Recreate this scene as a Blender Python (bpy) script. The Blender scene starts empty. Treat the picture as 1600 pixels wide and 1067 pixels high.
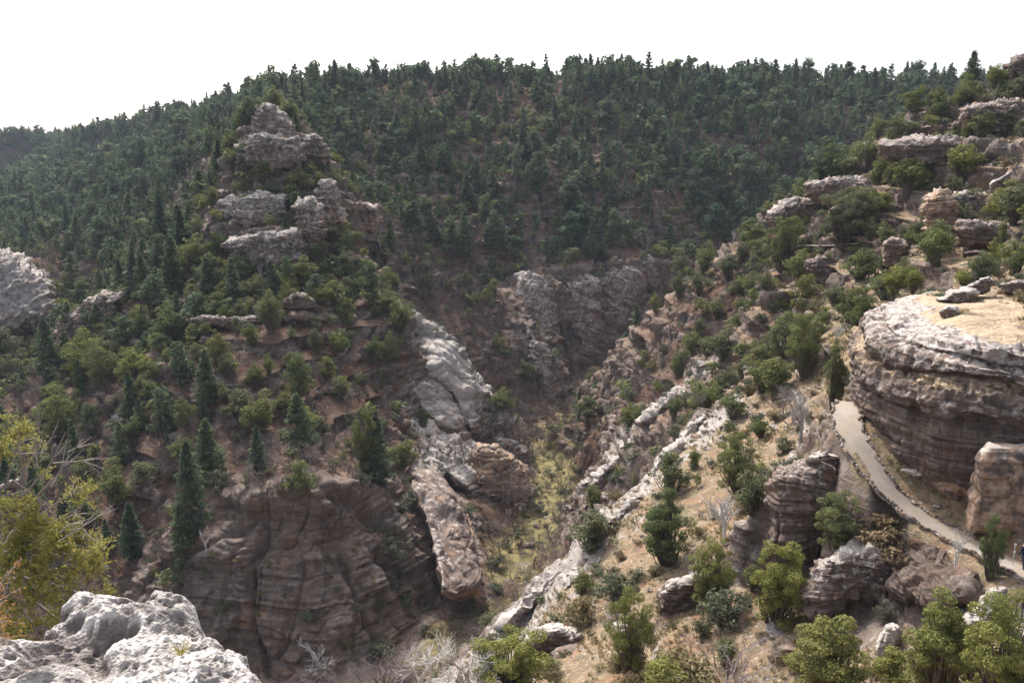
import bpy, math, random
import numpy as np
from mathutils import Vector
from mathutils.bvhtree import BVHTree
from mathutils.geometry import delaunay_2d_cdt

rad = math.radians
scene = bpy.context.scene
col = scene.collection
# ------------------------------------------------------------------ camera
FPX = 1244.0                      # focal length in photograph pixels (1600 wide)
PITCH = math.atan(233.0 / FPX)    # eye level lies at row 300
cam_d = bpy.data.cameras.new("camera")
cam_d.sensor_width = 36.0
cam_d.lens = 36.0 * FPX / 1600.0
cam_d.clip_start = 0.05
cam_d.clip_end = 6000
cam = bpy.data.objects.new("camera", cam_d)
col.objects.link(cam)
cam.location = (0, 0, 0)
cam.rotation_euler = (math.pi / 2 - PITCH, 0, 0)
scene.camera = cam
# ------------------------------------------------------------------ light
SUN_EL, SUN_AZ = rad(52), rad(-22)          # azimuth from +Y, negative = to the left
world = bpy.data.worlds.new("World")
scene.world = world
world.use_nodes = True
wn, wl = world.node_tree.nodes, world.node_tree.links
bg = wn["Background"]
sky = wn.new("ShaderNodeTexSky")
sky.sky_type = 'NISHITA'
sky.sun_disc = False
sky.sun_elevation = SUN_EL
sky.sun_rotation = SUN_AZ
sky.air_density = 1.0
sky.dust_density = 6.0
hsv = wn.new("ShaderNodeHueSaturation")      # thin bright cloud: little colour left in the sky
hsv.inputs["Saturation"].default_value = 0.55
hsv.inputs["Value"].default_value = 1.5
wl.new(sky.outputs[0], hsv.inputs["Color"])
wl.new(hsv.outputs[0], bg.inputs["Color"])
bg.inputs["Strength"].default_value = 0.15
sun_d = bpy.data.lights.new("sun", 'SUN')
sun_d.energy = 3.4
sun_d.angle = rad(3)
sun_d.color = (1.0, 0.95, 0.87)
sun = bpy.data.objects.new("sun", sun_d)
col.objects.link(sun)
sdir = Vector((math.sin(SUN_AZ) * math.cos(SUN_EL), math.cos(SUN_AZ) * math.cos(SUN_EL), math.sin(SUN_EL)))
sun.rotation_euler = sdir.to_track_quat('Z', 'Y').to_euler()
scene.view_settings.view_transform = 'Standard'
scene.view_settings.look = 'None'
scene.view_settings.exposure = 0.55
scene.view_settings.gamma = 1.0
HAZE_D = 0.00010
scene.cycles.volume_bounces = 0
scene.cycles.max_bounces = 5
scene.cycles.diffuse_bounces = 3
scene.cycles.transparent_max_bounces = 4
scene.cycles.caustics_reflective = False
scene.cycles.caustics_refractive = False

# ------------------------------------------------------------------ small maths
CP, SP = math.cos(PITCH), math.sin(PITCH)
def at(px, py, Y):
    """world point seen at photo pixel (px,py) at forward distance Y"""
    a = (px - 800.0) / FPX; b = (533.5 - py) / FPX
    t = Y / (CP + b * SP)
    return (a * t, Y, (-SP + b * CP) * t)
def atz(px, py, z):
    b = (533.5 - py) / FPX
    return at(px, py, z * (CP + b * SP) / (-SP + b * CP))
def proj(P):
    P = np.asarray(P, float)
    f = P[..., 1] * CP - P[..., 2] * SP
    u = P[..., 1] * SP + P[..., 2] * CP
    f = np.where(f < 0.01, 0.01, f)
    return 800 + FPX * P[..., 0] / f, 533.5 - FPX * u / f, f

RS = np.random.RandomState(7)
LAT = RS.rand(64, 64, 64).astype(np.float32) * 2 - 1
def vnoise(x, y, z):
    x = np.asarray(x, np.float32); y = np.asarray(y, np.float32); z = np.asarray(z, np.float32)
    x, y, z = np.broadcast_arrays(x, y, z)
    xi = np.floor(x); yi = np.floor(y); zi = np.floor(z)
    fx = x - xi; fy = y - yi; fz = z - zi
    xi = xi.astype(np.int32) & 63; yi = yi.astype(np.int32) & 63; zi = zi.astype(np.int32) & 63
    x1 = (xi + 1) & 63; y1 = (yi + 1) & 63; z1 = (zi + 1) & 63
    fx = fx * fx * (3 - 2 * fx); fy = fy * fy * (3 - 2 * fy); fz = fz * fz * (3 - 2 * fz)
    a = LAT[xi, yi, zi] * (1 - fx) + LAT[x1, yi, zi] * fx
    b = LAT[xi, y1, zi] * (1 - fx) + LAT[x1, y1, zi] * fx
    c = LAT[xi, yi, z1] * (1 - fx) + LAT[x1, yi, z1] * fx
    d = LAT[xi, y1, z1] * (1 - fx) + LAT[x1, y1, z1] * fx
    a = a * (1 - fy) + b * fy; c = c * (1 - fy) + d * fy
    return a * (1 - fz) + c * fz
def fbm(x, y, z, s, o=4, g=0.5):
    r = 0; amp = 1.0; tot = 0
    x = np.asarray(x) / s; y = np.asarray(y) / s; z = np.asarray(z) / s
    for k in range(o):
        r = r + amp * vnoise(x + 17.3 * k, y + 5.1 * k, z + 9.7 * k)
        tot += amp; amp *= g
        x = x * 2.03; y = y * 2.03; z = z * 2.03
    return r / tot
def sstep(a, b, x):
    t = np.clip((x - a) / (b - a), 0, 1)
    return t * t * (3 - 2 * t)

def strata(z, thick, seed=0):
    """bed protrusion (-1..1) by height: rounded beds of uneven thickness"""
    u = z / thick
    u = u + 0.35 * np.sin(u * 0.9 + seed) + 0.2 * np.sin(u * 2.3 + seed * 2)
    i = np.floor(u); f = u - i
    h = LAT[(i.astype(np.int32) + seed * 7) & 63, 3, seed & 63]
    bulge = np.sqrt(np.clip(1 - (2 * f - 1) ** 4, 0, 1))
    return h * 0.65 + bulge * 0.7 - 0.5
def blocks(x, y, z, bed, s, seed=0):
    """jointed bedding: every bed is cut into blocks that stand out or back a little"""
    u = z / bed; u = u + 0.35 * np.sin(u * 0.8 + seed); i = np.floor(u).astype(np.int32)
    ox = LAT[i & 63, 11, seed & 63] * 5; oy = LAT[i & 63, 23, seed & 63] * 5
    a = x / s + ox + 0.35 * vnoise(x / s * .6, y / s * .6, z / s * .3); b = y / s + oy + 0.35 * vnoise(x / s * .6 + 9, y / s * .6, z / s * .3)
    r = np.cos(.6) * a - np.sin(.6) * b; q = np.sin(.6) * a + np.cos(.6) * b
    ri = np.floor(r); qi = np.floor(q)
    h = LAT[ri.astype(np.int32) & 63, qi.astype(np.int32) & 63, (i + seed) & 63]
    fr, fq, fu = r - ri, q - qi, u - np.floor(u)
    e = np.minimum(np.minimum(fr, 1 - fr), np.minimum(fq, 1 - fq)) * s
    edge = np.minimum(1, e / (0.10 * s)) * np.minimum(1, np.minimum(fu, 1 - fu) / 0.12)
    return h * 0.8 * edge - 0.45 * (1 - edge)
def cracks(x, y, z, s):
    """1 in thin, roughly vertical joints"""
    n = vnoise(x / s, y / s, z / (s * 4)) + 0.35 * vnoise(x / s * 2.7, y / s * 2.7, z / (s * 1.3))
    return np.exp(-(n / 0.055) ** 2)

# ------------------------------------------------------------------ mesh helpers
def mesh_np(name, V, F, mats, mi=None, smooth=True):
    """V (n,3), F (m,3|4) -> mesh"""
    V = np.ascontiguousarray(V, np.float32); F = np.ascontiguousarray(F, np.int32)
    me = bpy.data.meshes.new(name)
    me.vertices.add(len(V)); me.vertices.foreach_set("co", V.ravel())
    k = F.shape[1]
    me.loops.add(F.size); me.loops.foreach_set("vertex_index", F.ravel())
    me.polygons.add(len(F))
    me.polygons.foreach_set("loop_start", np.arange(0, F.size, k, dtype=np.int32))
    for m in mats: me.materials.append(m)
    if mi is not None: me.polygons.foreach_set("material_index", np.ascontiguousarray(mi, np.int32))
    me.polygons.foreach_set("use_smooth", np.full(len(F), smooth, bool))
    me.update(calc_edges=True)
    return me
def link(name, me, parent=None, loc=None):
    o = bpy.data.objects.new(name, me); col.objects.link(o)
    if parent: o.parent = parent
    if loc is not None: o.location = loc
    return o
def tag(o, label=None, cat=None, group=None, kind=None):
    if label: o["label"] = label
    if cat: o["category"] = cat
    if group: o["group"] = group
    if kind: o["kind"] = kind
    return o
def gridfaces(nr, nc, wrap=False):
    r = np.arange(nr - 1)[:, None]; c = np.arange(nc if wrap else nc - 1)[None, :]
    c2 = (c + 1) % nc
    f = np.stack([r * nc + c, r * nc + c2, (r + 1) * nc + c2, (r + 1) * nc + c], -1)
    return f.reshape(-1, 4)
def addattr(me, name, arr):
    a = me.attributes.new(name, 'FLOAT', 'POINT')
    a.data.foreach_set("value", np.ascontiguousarray(arr, np.float32).ravel())

# ------------------------------------------------------------------ materials
class NT:
    def __init__(s, name, rough=0.9):
        s.m = bpy.data.materials.new(name); s.m.use_nodes = True
        s.t = s.m.node_tree; s.n = s.t.nodes; s.l = s.t.links
        s.b = s.n["Principled BSDF"]; s.b.inputs["Roughness"].default_value = rough
        s.b.inputs["Specular IOR Level"].default_value = 0.2
        s.pos = s.n.new("ShaderNodeNewGeometry").outputs["Position"]
    def noise(s, scale, detail=4, rough=0.6, vec=None, dist=0.0, col=False):
        n = s.n.new("ShaderNodeTexNoise"); n.inputs["Scale"].default_value = scale
        n.inputs["Detail"].default_value = detail; n.inputs["Roughness"].default_value = rough
        n.inputs["Distortion"].default_value = dist
        s.l.new(vec or s.pos, n.inputs["Vector"])
        return n.outputs["Color" if col else "Fac"]
    def voro(s, scale, vec=None, feature='F1'):
        n = s.n.new("ShaderNodeTexVoronoi"); n.inputs["Scale"].default_value = scale
        n.feature = feature
        s.l.new(vec or s.pos, n.inputs["Vector"])
        return n.outputs["Distance"]
    def mapv(s, sc, rot=(0, 0, 0), vec=None):
        n = s.n.new("ShaderNodeMapping"); n.inputs["Scale"].default_value = sc
        n.inputs["Rotation"].default_value = rot
        s.l.new(vec or s.pos, n.inputs["Vector"])
        return n.outputs[0]
    def ramp(s, fac, stops, interp='LINEAR'):
        n = s.n.new("ShaderNodeValToRGB"); s.l.new(fac, n.inputs[0])
        n.color_ramp.interpolation = interp
        e = n.color_ramp.elements
        while len(e) < len(stops): e.new(0.5)
        for el, (p, c) in zip(e, stops):
            el.position = p; el.color = (c if hasattr(c, '__len__') else (c, c, c))[:3] + (1,) if hasattr(c, '__len__') else (c, c, c, 1)
        return n.outputs["Color"]
    def mix(s, f, a, b, mode='MIX'):
        n = s.n.new("ShaderNodeMix"); n.data_type = 'RGBA'; n.blend_type = mode
        n.clamp_factor = True
        for v, i in ((f, 0), (a, 6), (b, 7)):
            if hasattr(v, 'is_linked') or hasattr(v, 'links'): s.l.new(v, n.inputs[i])
            elif i == 0: n.inputs[0].default_value = v
            else: n.inputs[i].default_value = tuple(v) + (1,)
        return n.outputs[2]
    def math(s, op, a, b=0.0, clamp=False):
        n = s.n.new("ShaderNodeMath"); n.operation = op; n.use_clamp = clamp
        for v, i in ((a, 0), (b, 1)):
            if hasattr(v, 'links'): s.l.new(v, n.inputs[i])
            else: n.inputs[i].default_value = v
        return n.outputs[0]
    def attr(s, name):
        n = s.n.new("ShaderNodeAttribute"); n.attribute_name = name
        return n.outputs["Fac"]
    def bump(s, h, dist, strength=1.0, prev=None):
        n = s.n.new("ShaderNodeBump"); n.inputs["Distance"].default_value = dist
        n.inputs["Strength"].default_value = strength
        s.l.new(h, n.inputs["Height"])
        if prev: s.l.new(prev, n.inputs["Normal"])
        return n.outputs[0]
    def out(s, color=None, normal=None):
        if color is not None: s.l.new(color, s.b.inputs["Base Color"])
        if normal is not None: s.l.new(normal, s.b.inputs["Normal"])
        return s.m

def rock_color(N, pale, scale=1.0, rusty=.6, dark=1.0):
    """grey-brown bedded sandstone / limestone; pale = socket 0..1 (bleached crests)"""
    v1 = N.mapv((0.05 * scale, 0.05 * scale, 0.9 * scale))
    beds = N.noise(1.0, 5, 0.7, v1, 0.25)
    v2 = N.mapv((0.25 * scale, 0.25 * scale, 3.2 * scale), (0.06, 0.05, 0))
    fine = N.noise(1.0, 4, 0.7, v2, 0.2)
    blot = N.noise(0.22 * scale, 6, 0.65)
    streak = N.noise(1.0, 4, 0.65, N.mapv((0.9 * scale, 0.9 * scale, 0.06 * scale)), 0.4)
    c = N.ramp(beds, [(0.30, (.095, .070, .058)), (0.45, (.180, .138, .115)), (0.55, (.255, .208, .178)), (0.70, (.130, .098, .082))])
    c = N.mix(N.math('MULTIPLY', N.ramp(fine, [(0.38, 0.0), (0.5, 1.0), (0.60, 0.0)]), 0.40), c, (.090, .070, .060))
    c = N.mix(N.ramp(streak, [(0.52, 0.0), (0.66, 0.65)]), c, (.075, .064, .062))
    c = N.mix(N.ramp(blot, [(0.56, 0.0), (0.70, 0.75)]), c, (.300, .165, .090))
    rust = N.noise(0.07 * scale, 5, 0.6)
    c = N.mix(N.ramp(rust, [(0.46, 0.0), (0.62, rusty)]), c, (.170, .106, .074))
    lich = N.noise(0.9 * scale, 5, 0.7)
    c = N.mix(N.ramp(lich, [(0.52, 0.0), (0.66, 0.5)]), c, (.310, .285, .262))
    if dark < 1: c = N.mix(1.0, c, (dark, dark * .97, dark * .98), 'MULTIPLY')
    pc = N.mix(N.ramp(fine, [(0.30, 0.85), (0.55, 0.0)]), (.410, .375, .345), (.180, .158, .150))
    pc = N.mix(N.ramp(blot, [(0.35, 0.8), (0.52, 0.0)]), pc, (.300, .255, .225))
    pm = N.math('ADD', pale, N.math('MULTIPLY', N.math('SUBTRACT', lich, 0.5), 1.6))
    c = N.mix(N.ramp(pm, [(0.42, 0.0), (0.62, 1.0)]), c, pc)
    h = N.math('ADD', N.math('MULTIPLY', fine, 0.7), N.math('MULTIPLY', lich, 0.5))
    return c, h

def make_terrain_mat():
    N = NT("terrain_ground", 0.95)
    rock, tan, pale, green = N.attr("r"), N.attr("t"), N.attr("p"), N.attr("g")
    rc, rh = rock_color(N, pale)
    n1 = N.noise(0.35, 7, 0.7); n2 = N.noise(2.2, 5, 0.75); n3 = N.noise(0.08, 4, 0.6)
    sp = N.voro(1.3)
    litter = N.ramp(n2, [(0.30, (.032, .021, .016)), (0.46, (.092, .050, .034)), (0.58, (.135, .076, .050)), (0.72, (.170, .130, .100))])
    litter = N.mix(N.ramp(n1, [(0.45, 0.0), (0.62, 0.6)]), litter, (.125, .105, .085))
    tanc = N.ramp(n2, [(0.28, (.120, .088, .062)), (0.45, (.250, .185, .122)), (0.60, (.350, .270, .180)), (0.75, (.420, .360, .285))])
    tanc = N.mix(N.ramp(n1, [(0.48, 0.0), (0.60, 0.65)]), tanc, (.270, .150, .085))
    tanc = N.mix(N.ramp(N.noise(0.6, 4, 0.7), [(0.50, 0.0), (0.62, 0.75)]), tanc, (.150, .135, .075))
    tanc = N.mix(N.ramp(N.noise(1.1, 5, 0.75), [(0.52, 0.0), (0.64, 0.7)]), tanc, (.145, .115, .095))
    tanc = N.mix(N.ramp(sp, [(0.10, 0.8), (0.22, 0.0)]), tanc, (.430, .400, .360))
    grass = N.ramp(n1, [(0.35, (.080, .062, .035)), (0.48, (.170, .145, .065)), (0.58, (.260, .225, .100)), (0.68, (.150, .115, .070))])
    tm = N.math('ADD', tan, N.math('MULTIPLY', N.math('SUBTRACT', n1, 0.5), 1.2))
    g = N.mix(N.ramp(tm, [(0.44, 0.0), (0.64, 1.0)]), litter, tanc)
    gm = N.math('ADD', green, N.math('MULTIPLY', N.math('SUBTRACT', n1, 0.5), 1.2))
    g = N.mix(N.ramp(gm, [(0.35, 0.0), (0.60, 1.0)]), g, grass)
    rm = N.math('ADD', rock, N.math('MULTIPLY', N.math('SUBTRACT', n1, 0.5), 1.5))
    c = N.mix(N.ramp(rm, [(0.45, 0.0), (0.55, 1.0)]), g, rc)
    oo = N.math('ADD', N.attr('o'), N.math('MULTIPLY', N.math('SUBTRACT', n1, 0.5), 1.0))
    c = N.mix(N.ramp(oo, [(0.42, 0.0), (0.60, .85)]), c, N.ramp(n2, [(0.35, (.170, .080, .045)), (0.6, (.330, .165, .090))]))
    h = N.math('ADD', rh, N.math('MULTIPLY', n2, 1.0))
    return N.out(c, N.bump(h, 0.6, 0.8))
MAT_TERRAIN = make_terrain_mat()
# ------------------------------------------------------------------ terrain control lines
CH = "rtpgfjblo"      # rock, tan soil, pale rock, green grass, conifer / juniper / bare-brush density
PTS = []
def attrs(s):
    a = [0.0] * len(CH)
    for w in s.split(): a[CH.index(w[0])] = float(w[1:])
    return a
def addline(pts, a=""):
    A = attrs(a)
    P = []
    for p in pts:
        if len(p) == 3: P.append(list(at(*p)) + A)
        else: P.append(list(at(*p[:3])) + attrs(p[3]))
    P = np.array(P)
    for i in range(len(P) - 1):
        d = np.linalg.norm(P[i + 1, :2] - P[i, :2]); dist = np.linalg.norm(P[i, :2])
        n = max(1, int(d / max(2.0, dist * 0.05)))
        for k in range(n): PTS.append(P[i] + (P[i + 1] - P[i]) * k / n)
    PTS.append(P[-1])
def raw(pts, a=""):
    for p in pts: PTS.append(np.array(list(p[:3]) + attrs(p[3] if len(p) > 3 else a)))

FOR = "f1 j.15"
# skyline rim and the plateau behind it
addline([(-330,236,1000),(-100,230,960),(0,228,930),(60,226,880),(130,214,760),(200,201,680),(300,179,560),(380,162,490),(440,148,450),(500,138,425),(560,131,410),(640,128,405),(720,128,405),(800,128,405),(880,127,410),(960,123,415),(1050,126,420),(1150,130,420),(1250,134,420),(1350,138,420),(1450,140,420),(1550,140,425),(1700,138,430),(1950,135,440)], "f1")
raw([(-900,1400,55),(-300,1400,52),(0,900,50),(100,600,52),(500,700,50),(900,600,50),(-250,900,52),(-200,700,54),(0,600,52),(-100,600,53),(300,560,52),(300,1400,50),(-600,700,54),(900,1400,50),(-1100,900,50)], "f1")
# far left: nearer ridge crest against bluish slope
addline([(110,232,700),(60,272,600),(30,305,520),(0,335,460),(-80,370,420),(-250,420,380)], "f1")
raw([(-280,560,-20),(-330,640,-20),(-430,620,-25),(-360,760,0),(-460,800,5),(-230,640,10)], "f1")
# west forest slope
addline([(130,262,600),(200,262,520),(300,222,440),(360,190,420)], "f1")
addline([(60,340,440),(120,335,410),(200,328,380),(300,290,330),(350,250,305),(385,205,290)], "f1 r.1")
addline([(-100,425,350),(0,405,345),(60,395,335),(130,415,300),(200,400,285),(250,378,268),(300,345,252),(325,300,242)], "f.6 j.3 b.3 r.1")
# spur crest
addline([(470,142,430),(450,150,380),(430,158,310,"f.5 j.3"),(418,166,245,"f.05 j.3")], "f.8 j.3")
# upper slope right of the spur
addline([(450,190,330),(520,212,358),(600,202,362),(700,200,362),(800,200,360),(900,200,362),(1000,205,365),(1100,210,365),(1200,215,362),(1300,215,362),(1400,200,375),(1500,190,380),(1600,180,390),(1850,175,400)], "f.95 j.3 r.1 l0.5")
addline([(510,300,290),(560,300,306),(640,300,314),(700,300,318),(800,300,320),(900,300,322,"f.95 j.4 r.15 l.5"),(1000,300,325,"f1 j.2 l.3"),(1100,310,325,"f1 j.2"),(1200,320,325,"f1"),(1300,320,330,"f1"),(1450,300,340,"f1"),(1700,290,345,"f1"),(1900,290,350,"f1")], "f.8 j.5 r.22 l0.7")
addline([(620,352,286),(700,350,300),(800,350,304),(900,352,306),(1000,352,308,"f1 j.2"),(1100,360,312,"f1 j.2"),(1200,370,312,"f1")], "f.8 j.4 b.2 r.15 t.1 l0.8")
addline([(600,405,250),(640,400,268),(700,400,283),(780,400,288),(860,408,288),(900,405,289,"f.5 j.3 b.4 t.2 r.1 l.3"),(940,402,290,"f.75 j.2 b.3 r.1"),(1000,394,296,"f.9 j.2 b.2"),(1040,390,302,"f1 j.2"),(1100,400,304,"f1"),(1200,420,304,"f1"),(1350,440,305,"f1"),(1600,450,310,"f1"),(1900,450,320,"f1")], "f.45 j.3 b.5 t.25 r.1 l0.4")
# cliff band at the back of the gorge
addline([(790,445,276),(830,430,279),(880,422,282),(930,420,285),(960,408,288),(1000,402,291),(1035,402,297),(1085,420,306)], "r1 p.25 j.1")
addline([(893,600,262),(940,580,271),(975,560,276)], "r1 p.1")
raw([(50,280,-60),(85,290,-60),(120,300,-58),(180,310,-56),(260,320,-54)], "b.5")
addline([(820,480,262),(850,540,256),(878,600,250),(882,625,246)], "r1 p.1 j.05")
# brushy amphitheatre
addline([(630,440,262),(700,452,268),(760,462,268)], "b1 j.1 f.05 r.2")
addline([(660,520,240),(710,560,238),(760,590,236),(800,600,240)], "b1 r.1")
addline([(770,650,226),(800,655,228),(840,655,230)], "b1 g.2")
# canyon floor
FLC = [(885,640),(865,690),(858,740),(850,800),(820,850),(790,900),(750,950),(690,1000),(600,1067)]
addline([atz_ for atz_ in [(x, y, atz(x, y, -67)[1]) for x, y in FLC]], "g1 b.05")
addline([(x, y, atz(x, y, -66)[1]) for x, y in [(850,655),(828,700),(822,745),(815,790),(775,850),(762,900)]], "g.45 b.8")
addline([(x, y, atz(x, y, -66)[1]) for x, y in [(902,645),(908,690),(905,740),(895,800),(865,860),(830,910)]], "g.45 b.8")
raw([(-40,85,-68),(-70,88,-67),(-100,95,-66)], "b.8 g.2")
# promontory flank: bleached crest, foot, hidden back
addline([(610,452,200),(650,478,196),(680,505,193),(710,540,191),(745,580,189),(768,602,188)], "r.9 p.9 t.4 j.3")
addline([(655,560,186),(690,590,184),(720,625,182),(735,650,181)], "r1 p.6")
addline([(765,700,184),(735,690,176),(700,690,170),(672,660,172)], "r1 p.35")
addline([(800,740,181),(770,745,170),(740,760,160)], "r.8 p.1 b.8")
raw([(-8,210,-63),(-20,215,-56),(-31,220,-48),(-38,228,-41)], "b1")
# promontory front, row by row
addline([(340,425,196),(400,425,191),(470,420,190),(530,422,198),(590,435,205)], "j.9 f.3 t.1 r.2 l0.7")
addline([(150,490,225),(210,500,198),(280,500,178),(360,500,170),(440,495,168),(520,490,173),(600,500,180),(645,520,184)], "j.9 f.4 r.3 t.1 l0.8")
addline([(110,600,185),(180,600,168),(250,600,155),(350,600,148),(450,600,148),(540,600,156),(600,600,168),(640,610,174)], "j.45 f.15 b.55 r.05 l0.4")
addline([(60,700,165),(150,700,148),(250,700,137),(350,700,131),(450,690,132),(540,680,140),(600,670,150),(640,670,158)], "j.2 f.15 b.9 r.15 l0.5")
addline([(330,775,117),(400,765,114),(480,757,114),(560,750,119),(620,745,133),(665,748,142)], "r.7 b.7 p.1")
addline([(705,700,162),(690,725,150),(690,770,146),(722,800,144),(742,850,137)], "r1 p.8")
addline([(330,860,111),(370,880,109),(420,900,108),(480,900,108),(560,885,111),(620,860,117),(665,845,126),(690,860,126)], "r1 b.3")
addline([(335,985,104),(380,1067,102),(450,1067,102),(520,1067,102),(570,1050,104),(620,1025,108),(650,990,113),(690,955,118),(735,940,122,"r1 o.7"),(752,905,128,"r1 o.5")], "r1 o.22")
addline([(290,800,117),(295,880,110),(280,960,106)], "b.9 r.5 j.2")
# left gully
addline([(80,530,224),(60,600,187),(0,700,160)], "b.9 j.5 f.1")
addline([(-100,600,200),(-200,700,180),(-350,800,170)], "b.5 j.5 f.3")
addline([(100,800,134),(170,830,126),(230,860,120)], "b.9 j.3 r.3")
addline([(60,950,116),(130,950,115),(200,950,112),(260,1020,104)], "b.9 j.3")
raw([(-160,130,-50),(-140,160,-48),(-200,200,-30),(-260,260,-20)], "j.6 f.5 b.3")
addline([(95,500,246),(105,450,282)], "b.8 t.3 j.2")
addline([(-120,395,240),(-10,392,232),(40,400,236),(70,430,240),(85,480,240)], "r.9 p.5 j.2")
addline([(190,455,240),(250,440,228),(300,410,215)], "j.8 f.6 b.2")
# tower tiers on the spur
addline([(385,192,226),(415,174,229),(450,186,229),(500,214,232)], "r.9 j.4 p.3 l0.8")
addline([(330,268,228),(350,266,219),(400,262,215),(470,258,215),(525,264,222)], "r.5 j.6 t.3 l0.8")
addline([(335,308,222),(348,304,209),(400,296,208),(450,303,208),(520,298,215),(585,318,235)], "r.9 p.6 j.4 l1")
addline([(330,350,215),(347,352,205),(400,352,204),(470,360,204),(540,350,214),(595,355,228)], "r.8 j.3 t.2 l1")
addline([(352,372,199),(420,362,198),(480,366,200),(520,376,206)], "r1 p.5 j.2 l0.8")
# ---------- right-hand side of the canyon
R3 = [(900,640,201),(930,590,197),(960,550,198),(1000,500,201),(1050,450,205),(1085,412,206),(1120,392,204),(1160,366,201),(1200,338,197),(1240,304,191),(1290,276,188),(1330,245,186),(1400,205,182),(1450,170,178),(1520,142,173),(1600,100,169),(1700,62,165),(1900,20,160)]
addline(R3, "r.6 p.35 t.7 j.35 l0.8")
for p in R3[2:]:
    q = np.array(at(*p)); d = q[:2] / np.linalg.norm(q[:2])
    o = q[:2] + np.array([-0.1, 1.0]) * 24; PTS.append(np.array([o[0], o[1], max(q[2] - 30, -60)] + attrs("f.7 j.2 b.3")))
addline([(920,680,177),(960,640,172),(1040,572,174),(1100,500,178),(1180,432,176)], "b1 j.35 t.2")
R2 = [(915,770,148),(935,735,149),(960,690,148),(1000,655,146),(1050,615,145),(1090,585,144),(1140,560,143),(1200,505,142)]
addline(R2, "r.8 p.6 t.5 j.2")
addline([(935,792,116),(1000,722,118),(1080,652,124),(1130,600,129)], "b.7 j.3 t.4")
R1 = [(700,1067,66),(740,1030,69),(780,985,72),(830,930,75),(880,870,79),(930,815,83),(990,772,89),(1040,712,96),(1085,662,102),(1120,622,108)]
addline(R1, "r.75 p.72 t.8")
raw([(-22,90,-60),(-12,88,-58),(0,95,-58),(0,113,-66),(8,102,-55),(12,120,-64),(14,108,-50),(-32,100,-67)], "b.8")
addline([(760,1067,58),(820,1030,62),(880,985,65),(960,900,68),(1040,830,74),(1110,740,84),(1150,680,92),(1200,620,100),(1260,560,108)], "t1 j.3 r.2 p.6")
addline([(980,1067,48),(1060,960,56),(1130,870,63),(1185,790,71),(1230,700,78),(1265,630,86),(1300,560,95)], "t1 j.5 r.12 p.5 l0.3")
addline([(1190,862,60),(1240,905,54),(1240,1000,46),(1300,1067,39)], "t.9 r.4 p.4 j.3")
addline([(1350,960,46),(1440,960,43),(1500,950,41)], "t.6 r.5 j.4 p.3")
addline([(1450,1067,34),(1600,1067,31),(1750,1067,28)], "t.9 j.3 r.3")
addline([(1225,725,57),(1260,705,56),(1320,715,53.5)], "t.7 r.6 p.3")
addline([(1215,850,58.5),(1280,850,53),(1380,880,48.5),(1450,890,45)], "t.5 r.8")
# path bench and what rises behind it
PATHC = [(1330,630,60),(1322,650,56.5),(1335,690,53.4),(1372,748,50.6),(1425,800,48.6),(1490,838,46.5),(1550,868,44),(1600,893,41.5),(1670,930,39)]
addline(PATHC, "t1")
raw([(at(*p)[0] - 1.0, at(*p)[1] - 1.3, at(*p)[2] - .15) for p in PATHC[1:]], "t1")
raw([(at(*p)[0] + 1.2, at(*p)[1] + 1.3, at(*p)[2] + .1) for p in PATHC[1:]], "t1")
addline([(1555,928,40),(1590,968,38.2),(1640,1005,36.5),(1700,1030,35)], "t1")
raw([(at(1590,968,38.2)[0]-1.2,37.3,at(1590,968,38.2)[2]-.1)], "t1")
addline([(1345,610,62),(1400,500,66),(1480,474,68),(1560,458,70),(1650,462,68)], "t1")
addline([(1420,495,60),(1500,485,58),(1600,520,54),(1750,560,48)], "t1 p.3")
addline([(1330,520,95),(1420,470,84),(1500,440,88),(1600,400,92),(1750,380,88)], "t.8 j.6 r.2 l0.9")
addline([(1200,462,140),(1300,425,130),(1400,392,122),(1500,345,118),(1600,290,115),(1800,200,110)], "t.75 j.75 b.1 r.25 l1")
addline([(1220,402,160),(1300,352,155),(1400,292,150),(1500,232,148),(1600,182,146),(1800,80,140)], "t.7 j.6 r.4 l1")
addline([(1080,560,165),(1150,500,160),(1200,470,158)], "j.5 b.7 t.35 l0.6")
addline([(1300,500,110),(1250,540,112),(1200,570,118)], "t.8 j.8 l0.6")
# near the camera, below the frame
raw([(-6,-10,-1.7),(6,-10,-1.7),(-3,1,-1.9),(3,1,-1.9),(0,3,-2.6),(-6,4,-3),(5,4,-3),(-12,2,-4),(14,2,-4),(0,12,-11),(-14,14,-14),(14,14,-11),(28,18,-14),(0,28,-24),(-16,30,-30),(-30,34,-38),(14,28,-22),(-25,60,-55),(-50,60,-58),(-90,60,-50),(-60,20,-30),(-120,20,-20),(60,30,-12),(60,45,-10),(100,40,0),(100,80,8),(-30,85,-66),(160,60,20),(-150,90,-30),(-200,-50,0),(200,-50,30),(0,-60,2)], "t.8 r.3")
raw([(-1500,300,40),(-1500,1400,50),(1500,300,50),(1500,1400,50),(-500,200,30),(-700,400,45),(450,200,50),(400,330,40),(500,100,50),(-40,48,-50)], "f1")

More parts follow.
